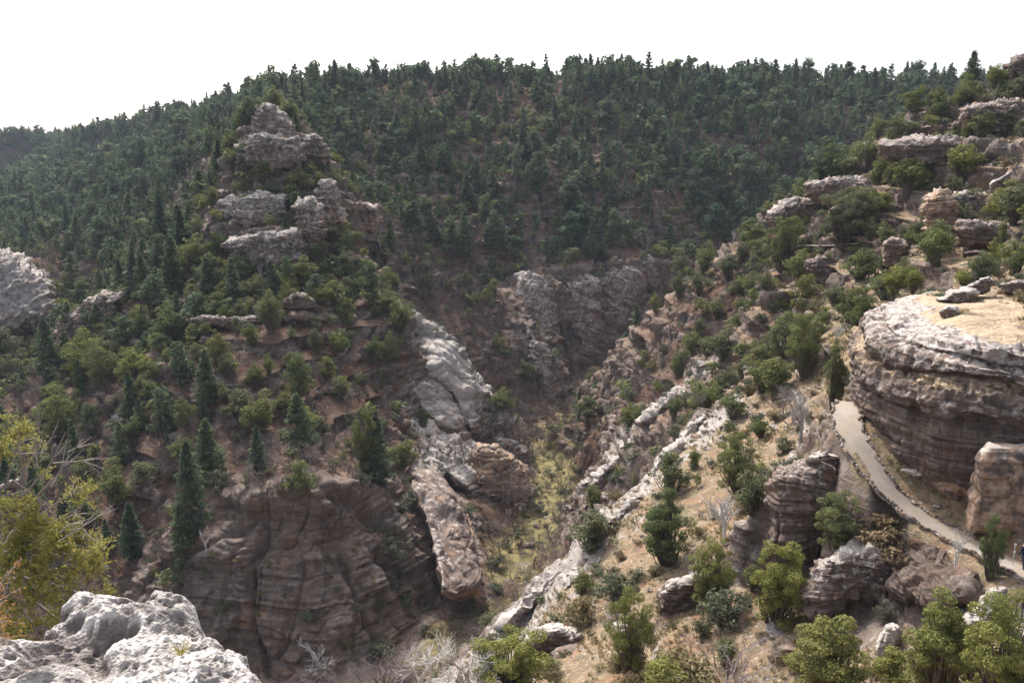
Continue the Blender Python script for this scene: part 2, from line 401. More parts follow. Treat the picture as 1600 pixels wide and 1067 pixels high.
def ear_raster():
    P = np.array(PTS)
    co = [Vector((float(p[0]), float(p[1]))) for p in P]
    out = delaunay_2d_cdt(co, [], [], 0, 1e-4)
    vs, fs, orig = out[0], out[2], out[3]
    Q = np.zeros((len(vs), P.shape[1]))
    for i, o in enumerate(orig):
        if len(o): Q[i] = P[o[0]]
        Q[i, :2] = vs[i][:2]
    return Q, np.array([f for f in fs if len(f) == 3])
TQ, TF = ear_raster()
AZ0, AZ1, NAZ = rad(-44), rad(44), 1400
R0, R1_, NR = 3.0, 1300.0, 2300
LR0, LR1 = math.log(R0), math.log(R1_)
azs = np.linspace(AZ0, AZ1, NAZ); lrs = np.linspace(LR0, LR1, NR)
NC = 1 + len(CH)
RAS = np.full((NAZ, NR, NC), np.nan, np.float32)
tq_az = np.arctan2(TQ[:, 0], TQ[:, 1]); tq_r = np.log(np.maximum(np.hypot(TQ[:, 0], TQ[:, 1]), 1e-3))
for f in TF:
    a = TQ[f]
    if a[:, 1].max() < 0.5: continue
    az = tq_az[f]; lr = tq_r[f]
    if az.max() - az.min() > 3: az = np.array([-1.5, 1.5]); lr = np.append(lr, LR0)
    lrmin = lr.min()
    # closest point of the triangle can be nearer than its corners
    for i in range(3):
        p, q = a[i, :2], a[(i + 1) % 3, :2]; d = q - p
        t = np.clip(-(p @ d) / max(d @ d, 1e-9), 0, 1); lrmin = min(lrmin, math.log(max(np.linalg.norm(p + t * d), 1e-3)))
    i0 = max(0, int((az.min() - AZ0) / (AZ1 - AZ0) * (NAZ - 1)) - 1); i1 = min(NAZ, int((az.max() - AZ0) / (AZ1 - AZ0) * (NAZ - 1)) + 3)
    j0 = max(0, int((lrmin - LR0) / (LR1 - LR0) * (NR - 1)) - 1); j1 = min(NR, int((lr.max() - LR0) / (LR1 - LR0) * (NR - 1)) + 3)
    if i0 >= i1 or j0 >= j1: continue
    A_, L_ = np.meshgrid(azs[i0:i1], np.exp(lrs[j0:j1]), indexing='ij')
    X = np.sin(A_) * L_; Y = np.cos(A_) * L_
    x0, y0 = a[0, :2]; x1, y1 = a[1, :2]; x2, y2 = a[2, :2]
    den = (y1 - y2) * (x0 - x2) + (x2 - x1) * (y0 - y2)
    if abs(den) < 1e-9: continue
    w0 = ((y1 - y2) * (X - x2) + (x2 - x1) * (Y - y2)) / den
    w1 = ((y2 - y0) * (X - x2) + (x0 - x2) * (Y - y2)) / den
    w2 = 1 - w0 - w1
    m = (w0 > -1e-6) & (w1 > -1e-6) & (w2 > -1e-6)
    if m.any():
        vals = w0[m][:, None] * a[0, 2:] + w1[m][:, None] * a[1, 2:] + w2[m][:, None] * a[2, 2:]
        RAS[i0:i1, j0:j1][m] = vals
print("raster nan:", np.isnan(RAS[..., 0]).mean())
RAS = np.nan_to_num(RAS)
# light smoothing of the facets
def box(a, k, ax):
    pad = [(0, 0)] * a.ndim; pad[ax] = (k + 1, k)
    c = np.cumsum(np.pad(a, pad, mode='edge').astype(np.float64), axis=ax)
    n = a.shape[ax]
    sl1 = [slice(None)] * a.ndim; sl0 = [slice(None)] * a.ndim
    sl1[ax] = slice(2 * k + 1, 2 * k + 1 + n); sl0[ax] = slice(0, n)
    return ((c[tuple(sl1)] - c[tuple(sl0)]) / (2 * k + 1)).astype(np.float32)
for _ in range(2):
    RAS = box(box(RAS, 5, 0), 4, 1)

def lookup(X, Y, ch=None):
    az = np.arctan2(X, Y); lr = np.log(np.maximum(np.hypot(X, Y), R0))
    u = np.clip((az - AZ0) / (AZ1 - AZ0) * (NAZ - 1), 0, NAZ - 1.001); v = np.clip((lr - LR0) / (LR1 - LR0) * (NR - 1), 0, NR - 1.001)
    i = u.astype(np.int32); j = v.astype(np.int32); fu = (u - i)[..., None].astype(np.float32); fv = (v - j)[..., None].astype(np.float32)
    S = RAS if ch is None else RAS[..., ch]
    return (S[i, j] * (1 - fu) + S[i + 1, j] * fu) * (1 - fv) + (S[i, j + 1] * (1 - fu) + S[i + 1, j + 1] * fu) * fv

AA, LL = np.meshgrid(azs, np.exp(lrs), indexing='ij')
X = np.sin(AA) * LL; Y = np.cos(AA) * LL
Z0 = RAS[..., 0]
# domain warp (breaks the straight control lines)
wa = np.clip(LL * 0.012, 0.15, 4.0) * sstep(15, 40, LL)
ws = 14.0
WX = fbm(X, Y, 0 * X, ws, 3) * wa * 2.2; WY = fbm(X, Y, 0 * X + 40, ws, 3) * wa * 2.2
pathmask = None
# keep the path bench calm
pc = np.array([at(*p) for p in PATHC]); 
dmin = np.full(X.shape, 1e9, np.float32)
nearm = (X > 10) & (X < 45) & (Y > 30) & (Y < 70)
xn, yn = X[nearm], Y[nearm]; dm = np.full(xn.shape, 1e9)
for i in range(len(pc) - 1):
    p, q = pc[i, :2], pc[i + 1, :2]; d = q - p
    t = np.clip(((xn - p[0]) * d[0] + (yn - p[1]) * d[1]) / (d @ d), 0, 1)
    dm = np.minimum(dm, np.hypot(xn - p[0] - t * d[0], yn - p[1] - t * d[1]))
dmin[nearm] = dm
calm = sstep(1.0, 4.0, dmin)
W = lookup(X + WX * calm, Y + WY * calm)
del WX, WY
rockm, palem = W[..., 1].copy(), W[..., 3].copy()
TER = np.clip(W[..., 8], 0, 1)
Z = W[..., 0] + calm * (fbm(X, Y, 0 * X + 9, 22, 5, 0.55) * np.clip(LL * 0.012, 0.3, 3.0))
# stepped benches and low cliffs where the slope is ledgy
hs_ = 4.2
u_ = Z / hs_ + 0.55 * fbm(X, Y, 0 * X + 31, 30, 3) + .15 * fbm(X, Y, 0 * X + 3, 6, 2)
fl_ = np.floor(u_); g_ = u_ - fl_
Z = Z + TER * hs_ * calm * ((sstep(.42, .62, g_) * .85 + g_ * .15) - g_)
# metric for row spacing
dl = np.gradient(LL, axis=1); dz = np.gradient(Z, axis=1)
el = np.arctan2(Z, LL); de = np.abs(np.gradient(el, axis=1))
vis = el >= np.maximum.accumulate(el, axis=1) - 0.004
met = de * np.where(vis, 1.0, 0.35) + 0.16 * np.hypot(dl, dz) / LL
met = box(met, 12, 0)
cum = np.cumsum(met, axis=1); cum /= cum[:, -1:]
NROW = 1250
tgt = np.linspace(0, 1, NROW)
LRr = np.empty((NAZ, NROW), np.float32)
for i in range(NAZ): LRr[i] = np.interp(tgt, cum[i], lrs)
LRr = box(LRr, 2, 0)
del met, cum, el, de, vis, dl, dz
rr = np.exp(LRr)
A2 = np.repeat(azs[:, None], NROW, 1)
vj = (LRr - LR0) / (LR1 - LR0) * (NR - 1); jj = np.clip(vj.astype(np.int32), 0, NR - 2); fj = (vj - jj).astype(np.float32)
ii = np.arange(NAZ)[:, None]
ZZ = Z[ii, jj] * (1 - fj) + Z[ii, jj + 1] * fj
AT = W[ii, jj] * (1 - fj[..., None]) + W[ii, jj + 1] * fj[..., None]
CALM = calm[ii, jj]
PX_, PY_ = np.sin(A2) * rr, np.cos(A2) * rr
VP = np.stack([PX_, PY_, ZZ], -1)
def gnormals(VP):
    du = np.gradient(VP, axis=0); dv = np.gradient(VP, axis=1)
    n = np.cross(du, dv); n /= np.maximum(np.linalg.norm(n, axis=-1, keepdims=True), 1e-9)
    n[n[..., 2] < 0] *= -1
    return n
del X, Y, AA, LL, Z, dmin, calm
NM = gnormals(VP)
steep = 1 - NM[..., 2]
rock = np.clip(AT[..., 1], 0, 1)
rock = np.clip(rock + .75 * sstep(.3, .55, steep) * np.clip(AT[..., 8], 0, 1) + 0.9 * sstep(0.22, 0.45, steep) * sstep(0.02, 0.2, rock + 0.1), 0, 1)
amp = np.clip(rr * 0.008, 0.25, 1.7)
wz = ZZ + fbm(PX_, PY_, ZZ, 30, 3) * 1.6 + 0.07 * PX_
st = strata(wz, 2.6, 1) * 0.65 + strata(wz + 3, 0.9, 2) * 0.35
wx_ = PX_ + fbm(PX_, PY_, ZZ, 12, 2) * 2
bk = blocks(wx_, PY_, wz, 4.2, 6.5, 3) * .75 + blocks(wx_ + 3, PY_, wz + 1, 1.5, 2.8, 8) * .45
ck = 1.5 * cracks(PX_ + .25 * ZZ, PY_, ZZ * .12, 15.0) + .5 * cracks(PX_ + 40, PY_, ZZ * .2, 6.0)
rk = rock * CALM * sstep(0.12, 0.4, steep + 0.05)
disp = rk * (st * amp * .8 + bk * amp * 1.3 - ck * amp * 1.5 + fbm(PX_, PY_, ZZ, 7, 4) * amp * 1.6) + CALM * (1 - rk) * fbm(PX_, PY_, ZZ, 1.6, 3) * 0.35
VP = VP + NM * disp[..., None]
TV = VP.reshape(-1, 3)
tme = mesh_np("terrain", TV, gridfaces(NAZ, NROW), [MAT_TERRAIN])
addattr(tme, "r", rock); addattr(tme, "t", AT[..., 2]); addattr(tme, "p", np.clip(AT[..., 3], 0, 1)); addattr(tme, "g", AT[..., 4]); addattr(tme, "o", AT[..., 9])
terrain = tag(link("terrain", tme), kind="structure")
# coarse copy for placing things
cs = VP[::3, ::3]
BVH = BVHTree.FromPolygons([tuple(v) for v in cs.reshape(-1, 3).tolist()], gridfaces(cs.shape[0], cs.shape[1]).tolist())
# ------------------------------------------------------------------ rocks, knob, path
def hit(px, py):
    d = Vector(at(px, py, 1.0)); d.normalize()
    h = BVH.ray_cast(Vector((0, 0, 0)), d)
    return h[0]
def ground_z(x, y):
    h = BVH.ray_cast(Vector((x, y, 300)), Vector((0, 0, -1)))
    return h[0].z if h[0] else 0.0

def make_rock_mat(name, scale, bump):
    N = NT(name, 0.92)
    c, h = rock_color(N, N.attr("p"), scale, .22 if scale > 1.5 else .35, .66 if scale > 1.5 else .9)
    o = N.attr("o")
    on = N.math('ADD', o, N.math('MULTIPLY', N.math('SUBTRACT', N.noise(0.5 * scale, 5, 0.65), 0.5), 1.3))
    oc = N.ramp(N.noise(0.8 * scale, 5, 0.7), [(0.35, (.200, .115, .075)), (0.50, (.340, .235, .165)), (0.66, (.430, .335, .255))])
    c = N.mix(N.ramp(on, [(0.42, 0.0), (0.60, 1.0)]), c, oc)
    n1 = N.noise(.9, 6, .7); n2 = N.noise(5, 5, .7)
    tc = N.ramp(n2, [(0.28, (.150, .110, .080)), (0.45, (.300, .225, .150)), (0.60, (.410, .320, .215)), (0.75, (.480, .410, .320))])
    tm = N.math('ADD', N.attr("t"), N.math('MULTIPLY', N.math('SUBTRACT', n1, 0.5), 1.4))
    c = N.mix(N.ramp(tm, [(0.42, 0.0), (0.58, 1.0)]), c, tc)
    return N.out(c, N.bump(h, bump, 0.8))
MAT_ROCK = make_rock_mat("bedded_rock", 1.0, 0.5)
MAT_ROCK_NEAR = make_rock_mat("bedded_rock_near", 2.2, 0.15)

def catmull(P, n, closed=True):
    P = np.asarray(P, float); m = len(P); out = []
    segs = m if closed else m - 1
    for i in range(segs):
        if closed: p0, p1, p2, p3 = P[i - 1], P[i], P[(i + 1) % m], P[(i + 2) % m]
        else: p0, p1, p2, p3 = P[max(i - 1, 0)], P[i], P[i + 1], P[min(i + 2, m - 1)]
        for t in np.linspace(0, 1, n, endpoint=False):
            out.append(0.5 * ((2 * p1) + (-p0 + p2) * t + (2 * p0 - 5 * p1 + 4 * p2 - p3) * t * t + (-p0 + 3 * p1 - 3 * p2 + p3) * t ** 3))
    if not closed: out.append(P[-1])
    return np.array(out)

def outcrop(name, label, cat, poly, Y, thick, lean=0.3, pale=0.4, orange=0.1, bed=1.2, amp=0.5, box_=0.55, nth=200, nph=110, group=None, smooth_=1, seed=1, near=False, ptop=0.6, crack=1.0, tilt=0.0, fit=False, prot=.35, foot=0.0):
    """closed rock body: traced silhouette given its own distance, depth, beds and joints, seated in the slope"""
    pp_ = np.array(poly, float); pc_ = pp_.mean(0)
    if not fit:
        box_ = min(box_, .40)
        if Y > 100: bed *= .8
    if fit:
        hs = [hit(*(pc_ + (p - pc_) * f)) for p in pp_ for f in (.45, .85)]
        hs = np.array([list(h) for h in hs if h is not None and abs(h.y - Y) < 0.2 * Y])
        if len(hs) > 5:
            A_ = np.c_[np.ones(len(hs)), hs[:, 0] - hs[:, 0].mean(), hs[:, 2] - hs[:, 2].mean()]
            cf = np.linalg.lstsq(A_, hs[:, 1], rcond=None)[0]
            Y = hs[:, 1].mean() - thick * prot; lean = float(np.clip(cf[2] * .85, .05, 1.7)); leanx = float(np.clip(cf[1] * .7, -1, 1))
        else: leanx = 0
    else:
        leanx = 0
        fo = hit(pc_[0], pp_[:, 1].max() - 0.12 * (pp_[:, 1].max() - pp_[:, 1].min()))
        if fo is not None and abs(fo.y - Y) < 0.15 * Y: Y = fo.y - thick * prot * .5
    Q = np.array([at(px, py, Y) for px, py in poly])[:, [0, 2]]
    zmid = Q[:, 1].mean(); xmid = Q[:, 0].mean(); size = np.ptp(Q, axis=0).mean()
    c = np.array([0.5 * (Q[:, 0].min() + Q[:, 0].max()), 0.5 * (Q[:, 1].min() + Q[:, 1].max())])
    D = np.concatenate([Q[i] + (Q[(i + 1) % len(Q)] - Q[i]) * np.linspace(0, 1, 14, endpoint=False)[:, None] for i in range(len(Q))])
    if smooth_: D = D * .6 + catmull(Q, 14) * .4
    th = np.arctan2(D[:, 1] - c[1], D[:, 0] - c[0]); rh = np.hypot(D[:, 0] - c[0], D[:, 1] - c[1])
    T = np.linspace(-np.pi, np.pi, nth, endpoint=False)
    o = np.argsort(th); ths = th[o]; rhs = rh[o]
    R = np.interp(T, np.r_[ths[-1] - 2 * np.pi, ths, ths[0] + 2 * np.pi], np.r_[rhs[-1], rhs, rhs[0]])
    ph = np.linspace(0, np.pi, nph)
    s = np.abs(np.sin(ph)) ** box_; dd = -np.sign(np.cos(ph)) * np.abs(np.cos(ph)) ** box_
    s[0] = s[-1] = 1e-3
    Xg = c[0] + np.outer(s, R * np.cos(T)); Zg = c[1] + np.outer(s, R * np.sin(T))
    off = thick * (1 + dd)[:, None] + lean * (Zg - zmid) + leanx * (Xg - xmid)
    Yg = Y + off
    k = Yg / Y; Xg = Xg * k; Zg = Zg * k          # true outline at every depth of the slanted body
    V = np.stack([Xg, Yg, Zg], -1)
    du = np.roll(V, -1, 1) - np.roll(V, 1, 1); dv = np.gradient(V, axis=0)
    n = np.cross(du, dv); n /= np.maximum(np.linalg.norm(n, axis=-1, keepdims=True), 1e-9)
    n[0] = (0, -1, 0); n[-1] = (0, 1, 0)
    if (n[nph // 4, :, 1].mean()) > 0: n = -n; n[0] = (0, -1, 0); n[-1] = (0, 1, 0)
    big = fbm(Xg + seed * 31, Yg, Zg, size * .45, 3) * size * (.14 if fit else .06)
    wz = Zg + tilt * Xg + fbm(Xg, Yg, Zg, bed * 8, 3) * bed * 1.3
    stt = strata(wz, bed, seed) * (0.6 if fit else 1.0) + strata(wz + 5, bed * 0.35, seed + 3) * 0.3
    bk = blocks(Xg, Yg, wz, bed * 1.9, bed * 2.6, seed) * .9 + blocks(Xg, Yg, wz, bed * .8, bed * 1.3, seed + 5) * .5
    ck = cracks(Xg + seed * 13, Yg, Zg * .2, bed * 7) * crack
    d = big + amp * (stt * (1 - 0.6 * np.abs(n[..., 2])) + bk * 1.1 - ck * .8 + fbm(Xg, Yg, Zg + seed * 9, bed * 2.5, 5) * 1.5)
    d = d * np.minimum(1, s / .2)[:, None]
    V = V + n * d[..., None]
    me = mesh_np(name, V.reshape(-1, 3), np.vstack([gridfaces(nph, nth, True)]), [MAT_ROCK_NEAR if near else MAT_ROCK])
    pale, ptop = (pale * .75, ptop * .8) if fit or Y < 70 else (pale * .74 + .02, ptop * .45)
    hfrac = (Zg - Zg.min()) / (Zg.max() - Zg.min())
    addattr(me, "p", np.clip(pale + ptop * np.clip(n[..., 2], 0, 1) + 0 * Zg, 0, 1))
    addattr(me, "o", np.clip(orange + 0.35 * (orange > 0.05) * (1 - hfrac) ** 2 + foot * (1 - sstep(.26, .46, hfrac)), 0, 1))
    return tag(link(name, me), label, cat, group)

RF = "rock_outcrop"
G1 = "bleached sandstone noses on the promontory"
outcrop(RF, "pale rounded sandstone nose at the tip of the promontory, high above the canyon floor", "rock outcrop",
        [(655,500),(690,512),(722,548),(752,585),(766,612),(758,660),(742,690),(722,650),(700,610),(668,580),(648,545)], 186, 9, 0.9, .55, .15, 1.8, .8, group=G1, seed=2, ptop=.9, tilt=.5, fit=True)
outcrop(RF, "grey domed sandstone face below the brightest nose, split by a dark cleft", "rock outcrop",
        [(650,545),(690,560),(712,600),(725,640),(718,680),(695,672),(665,650),(640,610)], 180, 6, 0.6, .35, .15, 1.6, .8, group=G1, seed=3, ptop=.9, tilt=.5, fit=True)
outcrop(RF, "long pale slab sloping down beside the gully in the middle of the promontory", "rock outcrop",
        [(605,625),(640,632),(690,660),(735,690),(748,735),(735,768),(700,745),(655,715),(615,680)], 163, 8, 0.8, .4, .2, 1.5, .8, group=G1, seed=4, ptop=.9, tilt=.5, fit=True)
outcrop(RF, "tall rounded buttress with an orange scar at its foot, standing over the canyon floor", "rock outcrop",
        [(640,745),(672,742),(705,765),(735,815),(752,870),(748,925),(715,936),(690,925),(672,860),(655,800)], 131, 8, 0.55, .05, .03, 1.3, .45, group=G1, seed=5, ptop=.55, tilt=.2, fit=True, prot=1.5, foot=.8)
outcrop(RF, "low red-brown rock hump between bare shrubs at the canyon floor", "rock outcrop",
        [(738,712),(748,694),(775,694),(800,712),(822,735),(828,770),(790,782),(750,768)], 172, 6, 0.4, .1, .5, 1.4, .6, seed=6)
outcrop(RF, "slanted grey block at the edge of the yellow canyon floor", "rock outcrop",
        [(772,684),(800,688),(822,706),(820,724),(795,716),(775,700)], 190, 4, 0.4, .35, .1, 1.2, .5, seed=7)
# tower tiers
GT = "stepped cliff tiers on the spur"
outcrop("cliff_tier", "uppermost pale cliff tier crowning the wooded spur", "cliff tier",
        [(398,176),(418,166),(440,176),(462,198),(470,222),(440,240),(395,238),(380,215)], 224, 8, 0.5, .4, .25, 1.3, .8, group=GT, seed=8)
outcrop("cliff_tier", "wide bedded cliff tier with dark overhang under the spur's summit", "cliff tier",
        [(376,222),(420,210),(462,214),(474,232),(470,258),(430,266),(380,262),(368,244)], 215, 9, 0.35, .45, .2, 1.5, .9, group=GT, seed=9)
outcrop("cliff_tier", "small cliff tier at the upper right shoulder of the spur among trees", "cliff tier",
        [(468,212),(500,216),(512,234),(508,252),(482,258),(468,240)], 219, 6, 0.35, .4, .2, 1.3, .8, group=GT, seed=10)
outcrop("cliff_tier", "bright pale-topped cliff tier with layered ledges, middle of the spur", "cliff tier",
        [(344,318),(372,304),(410,298),(445,308),(450,330),(438,352),(400,358),(360,352),(346,338)], 205, 9, 0.3, .6, .12, 1.4, .9, group=GT, seed=11)
outcrop("cliff_tier", "lowest grey cliff tier at the foot of the spur with a pale rim", "cliff tier",
        [(352,380),(385,366),(430,368),(470,358),(482,385),(476,415),(430,422),(385,418),(358,404)], 193, 9, 0.25, .5, .08, 1.5, .9, group=GT, seed=12)
outcrop("cliff_tier", "warm-coloured square cliff tier on the canyon side of the spur", "cliff tier",
        [(496,286),(526,282),(530,318),(538,352),(520,366),(498,352),(490,318)], 208, 6, 0.15, .5, .35, 1.4, .8, group=GT, seed=13)
outcrop("cliff_tier", "narrow cliff tier stepping down from the square one toward the gorge", "cliff tier",
        [(548,318),(590,322),(596,350),(580,360),(552,356),(542,336)], 224, 6, 0.15, .3, .35, 1.4, .8, group=GT, seed=14)
outcrop("cliff_tier", "pale jointed tier between the middle and the square cliff of the spur", "cliff tier",
        [(462,318),(488,312),(505,340),(502,378),(484,392),(470,362)], 203, 5, 0.3, .5, .2, 1.4, .8, group=GT, seed=15)
outcrop("boulder", "pale flat-topped boulder under the lowest tier of the spur", "boulder",
        [(366,408),(380,403),(396,410),(396,428),(380,434),(367,426)], 186, 2.4, 0.1, .8, .0, .8, .3, nth=100, nph=60, seed=16)
outcrop("boulder", "upright wedge-shaped boulder on the slope below the spur", "boulder",
        [(318,430),(334,440),(330,456),(312,468),(304,458)], 183, 2, 0.1, .2, .1, .9, .3, nth=100, nph=60, smooth_=0, seed=17)
outcrop("boulder", "long grey boulder leaning on the slope right of the lowest tier", "boulder",
        [(455,436),(470,430),(500,452),(503,462),(480,458)], 183, 2, 0.1, .35, .0, .9, .3, nth=100, nph=60, smooth_=0, seed=18)
outcrop(RF, "dark undercut ledge with leaf litter on top, halfway down the promontory", "rock outcrop",
        [(298,498),(330,492),(365,496),(405,494),(408,512),(390,520),(362,518),(330,508),(300,508)], 171, 5, 0.1, .25, .0, .9, .4, seed=19)
outcrop(RF, "small blocky ledge right of the undercut one, on the promontory's slope", "rock outcrop",
        [(440,472),(452,458),(480,462),(494,472),(490,484),(462,488),(442,486)], 175, 3.5, 0.1, .35, .0, .9, .4, seed=20)
outcrop(RF, "dark rock rib rising to the right at the edge of the brown slope", "rock outcrop",
        [(196,528),(224,498),(230,508),(214,524),(202,532)], 194, 2.5, 0.2, .2, .05, 1.0, .4, nth=100, nph=60, seed=21)
# left edge
outcrop(RF, "large ribbed pale dome of rock at the left edge of the canyon", "rock outcrop",
        [(-120,520),(-110,420),(-30,385),(12,392),(40,408),(66,428),(82,458),(88,485),(76,505),(40,520),(0,530)], 222, 14, 0.6, .6, .25, 2.0, 1.2, nth=260, nph=140, seed=22, ptop=.7, tilt=-.9)
outcrop(RF, "double-headed brown rock outcrop in the gap of the left side canyon", "rock outcrop",
        [(84,530),(90,502),(108,488),(122,490),(128,515),(118,545),(100,560),(86,550)], 200, 5, 0.3, .3, .4, 1.4, .8, seed=23)
outcrop(RF, "sloping rock crest behind the double-headed outcrop, left side canyon", "rock outcrop",
        [(112,492),(132,470),(165,458),(190,462),(180,490),(150,515),(124,530)], 210, 6, 0.4, .3, .25, 1.4, .8, seed=24)
# right side tiers
GR = "cliff ledges on the sunlit right-hand slope"
outcrop("cliff_ledge", "arched alcove ledge at the left end of the right slope's cliff band", "cliff ledge",
        [(1202,334),(1222,316),(1262,310),(1300,318),(1312,340),(1300,362),(1262,366),(1222,364),(1204,352)], 152, 7, 0.15, .4, .2, .9, .5, group=GR, seed=25)
outcrop("cliff_ledge", "knobbly orange-stained cliff above the arched alcove on the right slope", "cliff ledge",
        [(1262,288),(1300,278),(1345,282),(1368,296),(1362,318),(1320,324),(1280,316),(1262,304)], 158, 6, 0.15, .35, .35, .9, .5, group=GR, seed=26)
outcrop("cliff_ledge", "dark cliff below the wooded bench, middle of the right slope", "cliff ledge",
        [(1300,326),(1345,318),(1400,322),(1420,340),(1408,366),(1350,372),(1305,362)], 148, 6, 0.15, .2, .1, 1.0, .5, group=GR, seed=27)
outcrop("cliff_ledge", "long flat-topped dark cliff band high on the right slope", "cliff ledge",
        [(1375,224),(1440,216),(1500,218),(1562,214),(1572,236),(1560,256),(1500,262),(1430,258),(1382,250)], 150, 7, 0.1, .3, .12, 1.0, .5, group=GR, seed=28, nth=260)
outcrop("cliff_ledge", "rough cliff just under the top of the right slope at the photo's edge", "cliff ledge",
        [(1502,170),(1550,160),(1610,158),(1640,180),(1620,205),(1560,208),(1510,200)], 150, 6, 0.1, .25, .15, .9, .5, group=GR, seed=29)
outcrop("cliff_ledge", "dark summit block at the very top of the right slope", "cliff ledge",
        [(1574,104),(1590,88),(1625,86),(1650,108),(1630,124),(1590,120)], 158, 4, 0.1, .1, .1, .9, .5, group=GR, seed=30)
outcrop("cliff_ledge", "peach-coloured overhanging cliff with a pale cap right of the pillar", "cliff ledge",
        [(1444,310),(1470,298),(1490,302),(1492,340),(1500,385),(1478,392),(1452,368),(1446,340)], 112, 5, -0.1, .35, .6, .9, .45, group=GR, seed=31)
outcrop("cliff_ledge", "flat capstone ledge shading a recessed cliff on the right slope", "cliff ledge",
        [(1474,308),(1500,300),(1540,304),(1552,318),(1530,330),(1490,328)], 108, 4, 0.1, .5, .15, .8, .4, group=GR, seed=32)
outcrop("cliff_ledge", "broken low cliff under the capstone ledge, right edge of the photo", "cliff ledge",
        [(1498,345),(1545,350),(1600,352),(1625,372),(1600,392),(1540,388),(1502,380)], 104, 4, 0.1, .3, .3, .8, .4, group=GR, seed=33)
outcrop("cliff_ledge", "dark short ledge in the slope beneath the far trail", "cliff ledge",
        [(1258,408),(1290,400),(1322,406),(1326,420),(1296,428),(1262,424)], 146, 4, 0.1, .1, .05, .9, .4, group=GR, seed=34)
outcrop("rock_pillar", "squat stone pillar with a dark flat cap on the right slope", "rock pillar",
        [(1379,378),(1392,370),(1405,374),(1418,384),(1416,402),(1412,416),(1392,420),(1381,414)], 118, 2.6, 0.0, .3, .35, .8, .25, nth=120, nph=70, smooth_=0, seed=35)
outcrop("boulder", "big tilted slab of pale rock lying on the right slope below the long cliff band", "boulder",
        [(1546,288),(1592,258),(1600,262),(1596,276),(1560,298),(1548,296)], 118, 2, 0.1, .6, .0, .9, .2, nth=100, nph=60, smooth_=0, seed=36)
outcrop("boulder", "rounded pale boulder sitting at the edge of the big cliff's flat top", "boulder",
        [(1468,486),(1480,478),(1496,480),(1502,490),(1494,500),(1474,500)], 60, .55, 0.1, .6, .0, .3, .09, nth=100, nph=60, seed=37, near=True)
outcrop("boulder", "flat layered slab pile on the big cliff's top, left of the tall shrub", "boulder",
        [(1466,470),(1488,455),(1520,452),(1532,458),(1522,470),(1495,476)], 64, 1.4, 0.1, .55, .0, .35, .15, nth=120, nph=60, seed=38, near=True)
outcrop("boulder", "grey boulder standing above the layered slab pile on the cliff top", "boulder",
        [(1500,452),(1528,440),(1545,432),(1552,440),(1540,456),(1515,460)], 66, 1.2, 0.1, .35, .0, .35, .15, nth=120, nph=60, seed=39, near=True)
outcrop("boulder", "brown bedded boulder at the right edge on the cliff top", "boulder",
        [(1562,444),(1590,438),(1620,440),(1625,458),(1590,464),(1566,458)], 68, 1.5, 0.1, .15, .25, .4, .15, nth=120, nph=60, seed=40, near=True)
# buttress under the path
outcrop(RF, "steep dark buttress directly below the paved path's edge", "rock outcrop",
        [(1200,765),(1222,735),(1262,722),(1320,718),(1352,745),(1372,778),(1360,812),(1320,850),(1262,872),(1215,880),(1190,862),(1196,815)], 53.5, 4.5, 0.25, .3, .1, .8, .35, nth=300, nph=160, seed=41, near=True, ptop=.3)
outcrop(RF, "dark overhanging capstone on top of the buttress beside the path", "rock outcrop",
        [(1262,716),(1290,706),(1326,710),(1331,724),(1326,738),(1290,740),(1266,734)], 52.6, 1.8, 0.0, .1, .0, .5, .15, nth=160, nph=90, seed=42, near=True, ptop=.8)
outcrop(RF, "broken rust-stained rock steps under the shrubs below the path", "rock outcrop",
        [(1262,905),(1290,870),(1340,852),(1395,858),(1430,882),(1424,918),(1380,935),(1310,950),(1270,965),(1252,945)], 48, 3.0, 0.3, .3, .25, .55, .3, nth=280, nph=140, seed=43, near=True)
outcrop(RF, "dark rubbly ledge holding up the middle of the paved path", "rock outcrop",
        [(1385,808),(1425,838),(1478,868),(1520,898),(1512,935),(1455,945),(1400,915),(1372,860)], 46.8, 2.2, 0.35, .2, .0, .5, .3, nth=260, nph=130, seed=71, near=True, fit=True, prot=.5, ptop=.3)
outcrop(RF, "grey rock knob under the green tree, low on the right slope", "rock outcrop",
        [(1030,925),(1050,905),(1085,902),(1100,925),(1092,955),(1058,962),(1034,950)], 60, 2.0, 0.2, .25, .1, .6, .25, seed=44, near=True)
outcrop(RF, "pinkish weathered slab between pines beside the lower path bend", "rock outcrop",
        [(1500,975),(1522,945),(1548,920),(1568,915),(1575,930),(1560,955),(1535,985),(1510,1000)], 41, 1.2, 0.5, .5, .3, .5, .2, seed=45, near=True)
outcrop(RF, "white rock nub poking up between two pines at the bottom right", "rock outcrop",
        [(1366,1015),(1380,985),(1400,975),(1408,985),(1398,1010),(1380,1030)], 42, .9, 0.3, .9, .0, .4, .15, seed=46, near=True)
outcrop(RF, "small dark rock step in the grassy slope at the bottom centre", "rock outcrop",
        [(820,1005),(840,985),(880,978),(905,995),(895,1020),(860,1030),(828,1025)], 60, 2.0, 0.2, .3, .15, .6, .25, seed=47, near=True)
outcrop(RF, "tall weathered column of peach and grey rock right of the path, at the photo's edge", "rock outcrop",
        [(1528,705),(1545,690),(1590,694),(1640,690),(1660,760),(1650,850),(1600,850),(1560,835),(1516,825),(1522,770)], 44.2, 3.0, 0.02, .3, .48, 1.5, .2, nth=260, nph=140, seed=48, near=True, crack=2.5, smooth_=0, box_=.3)
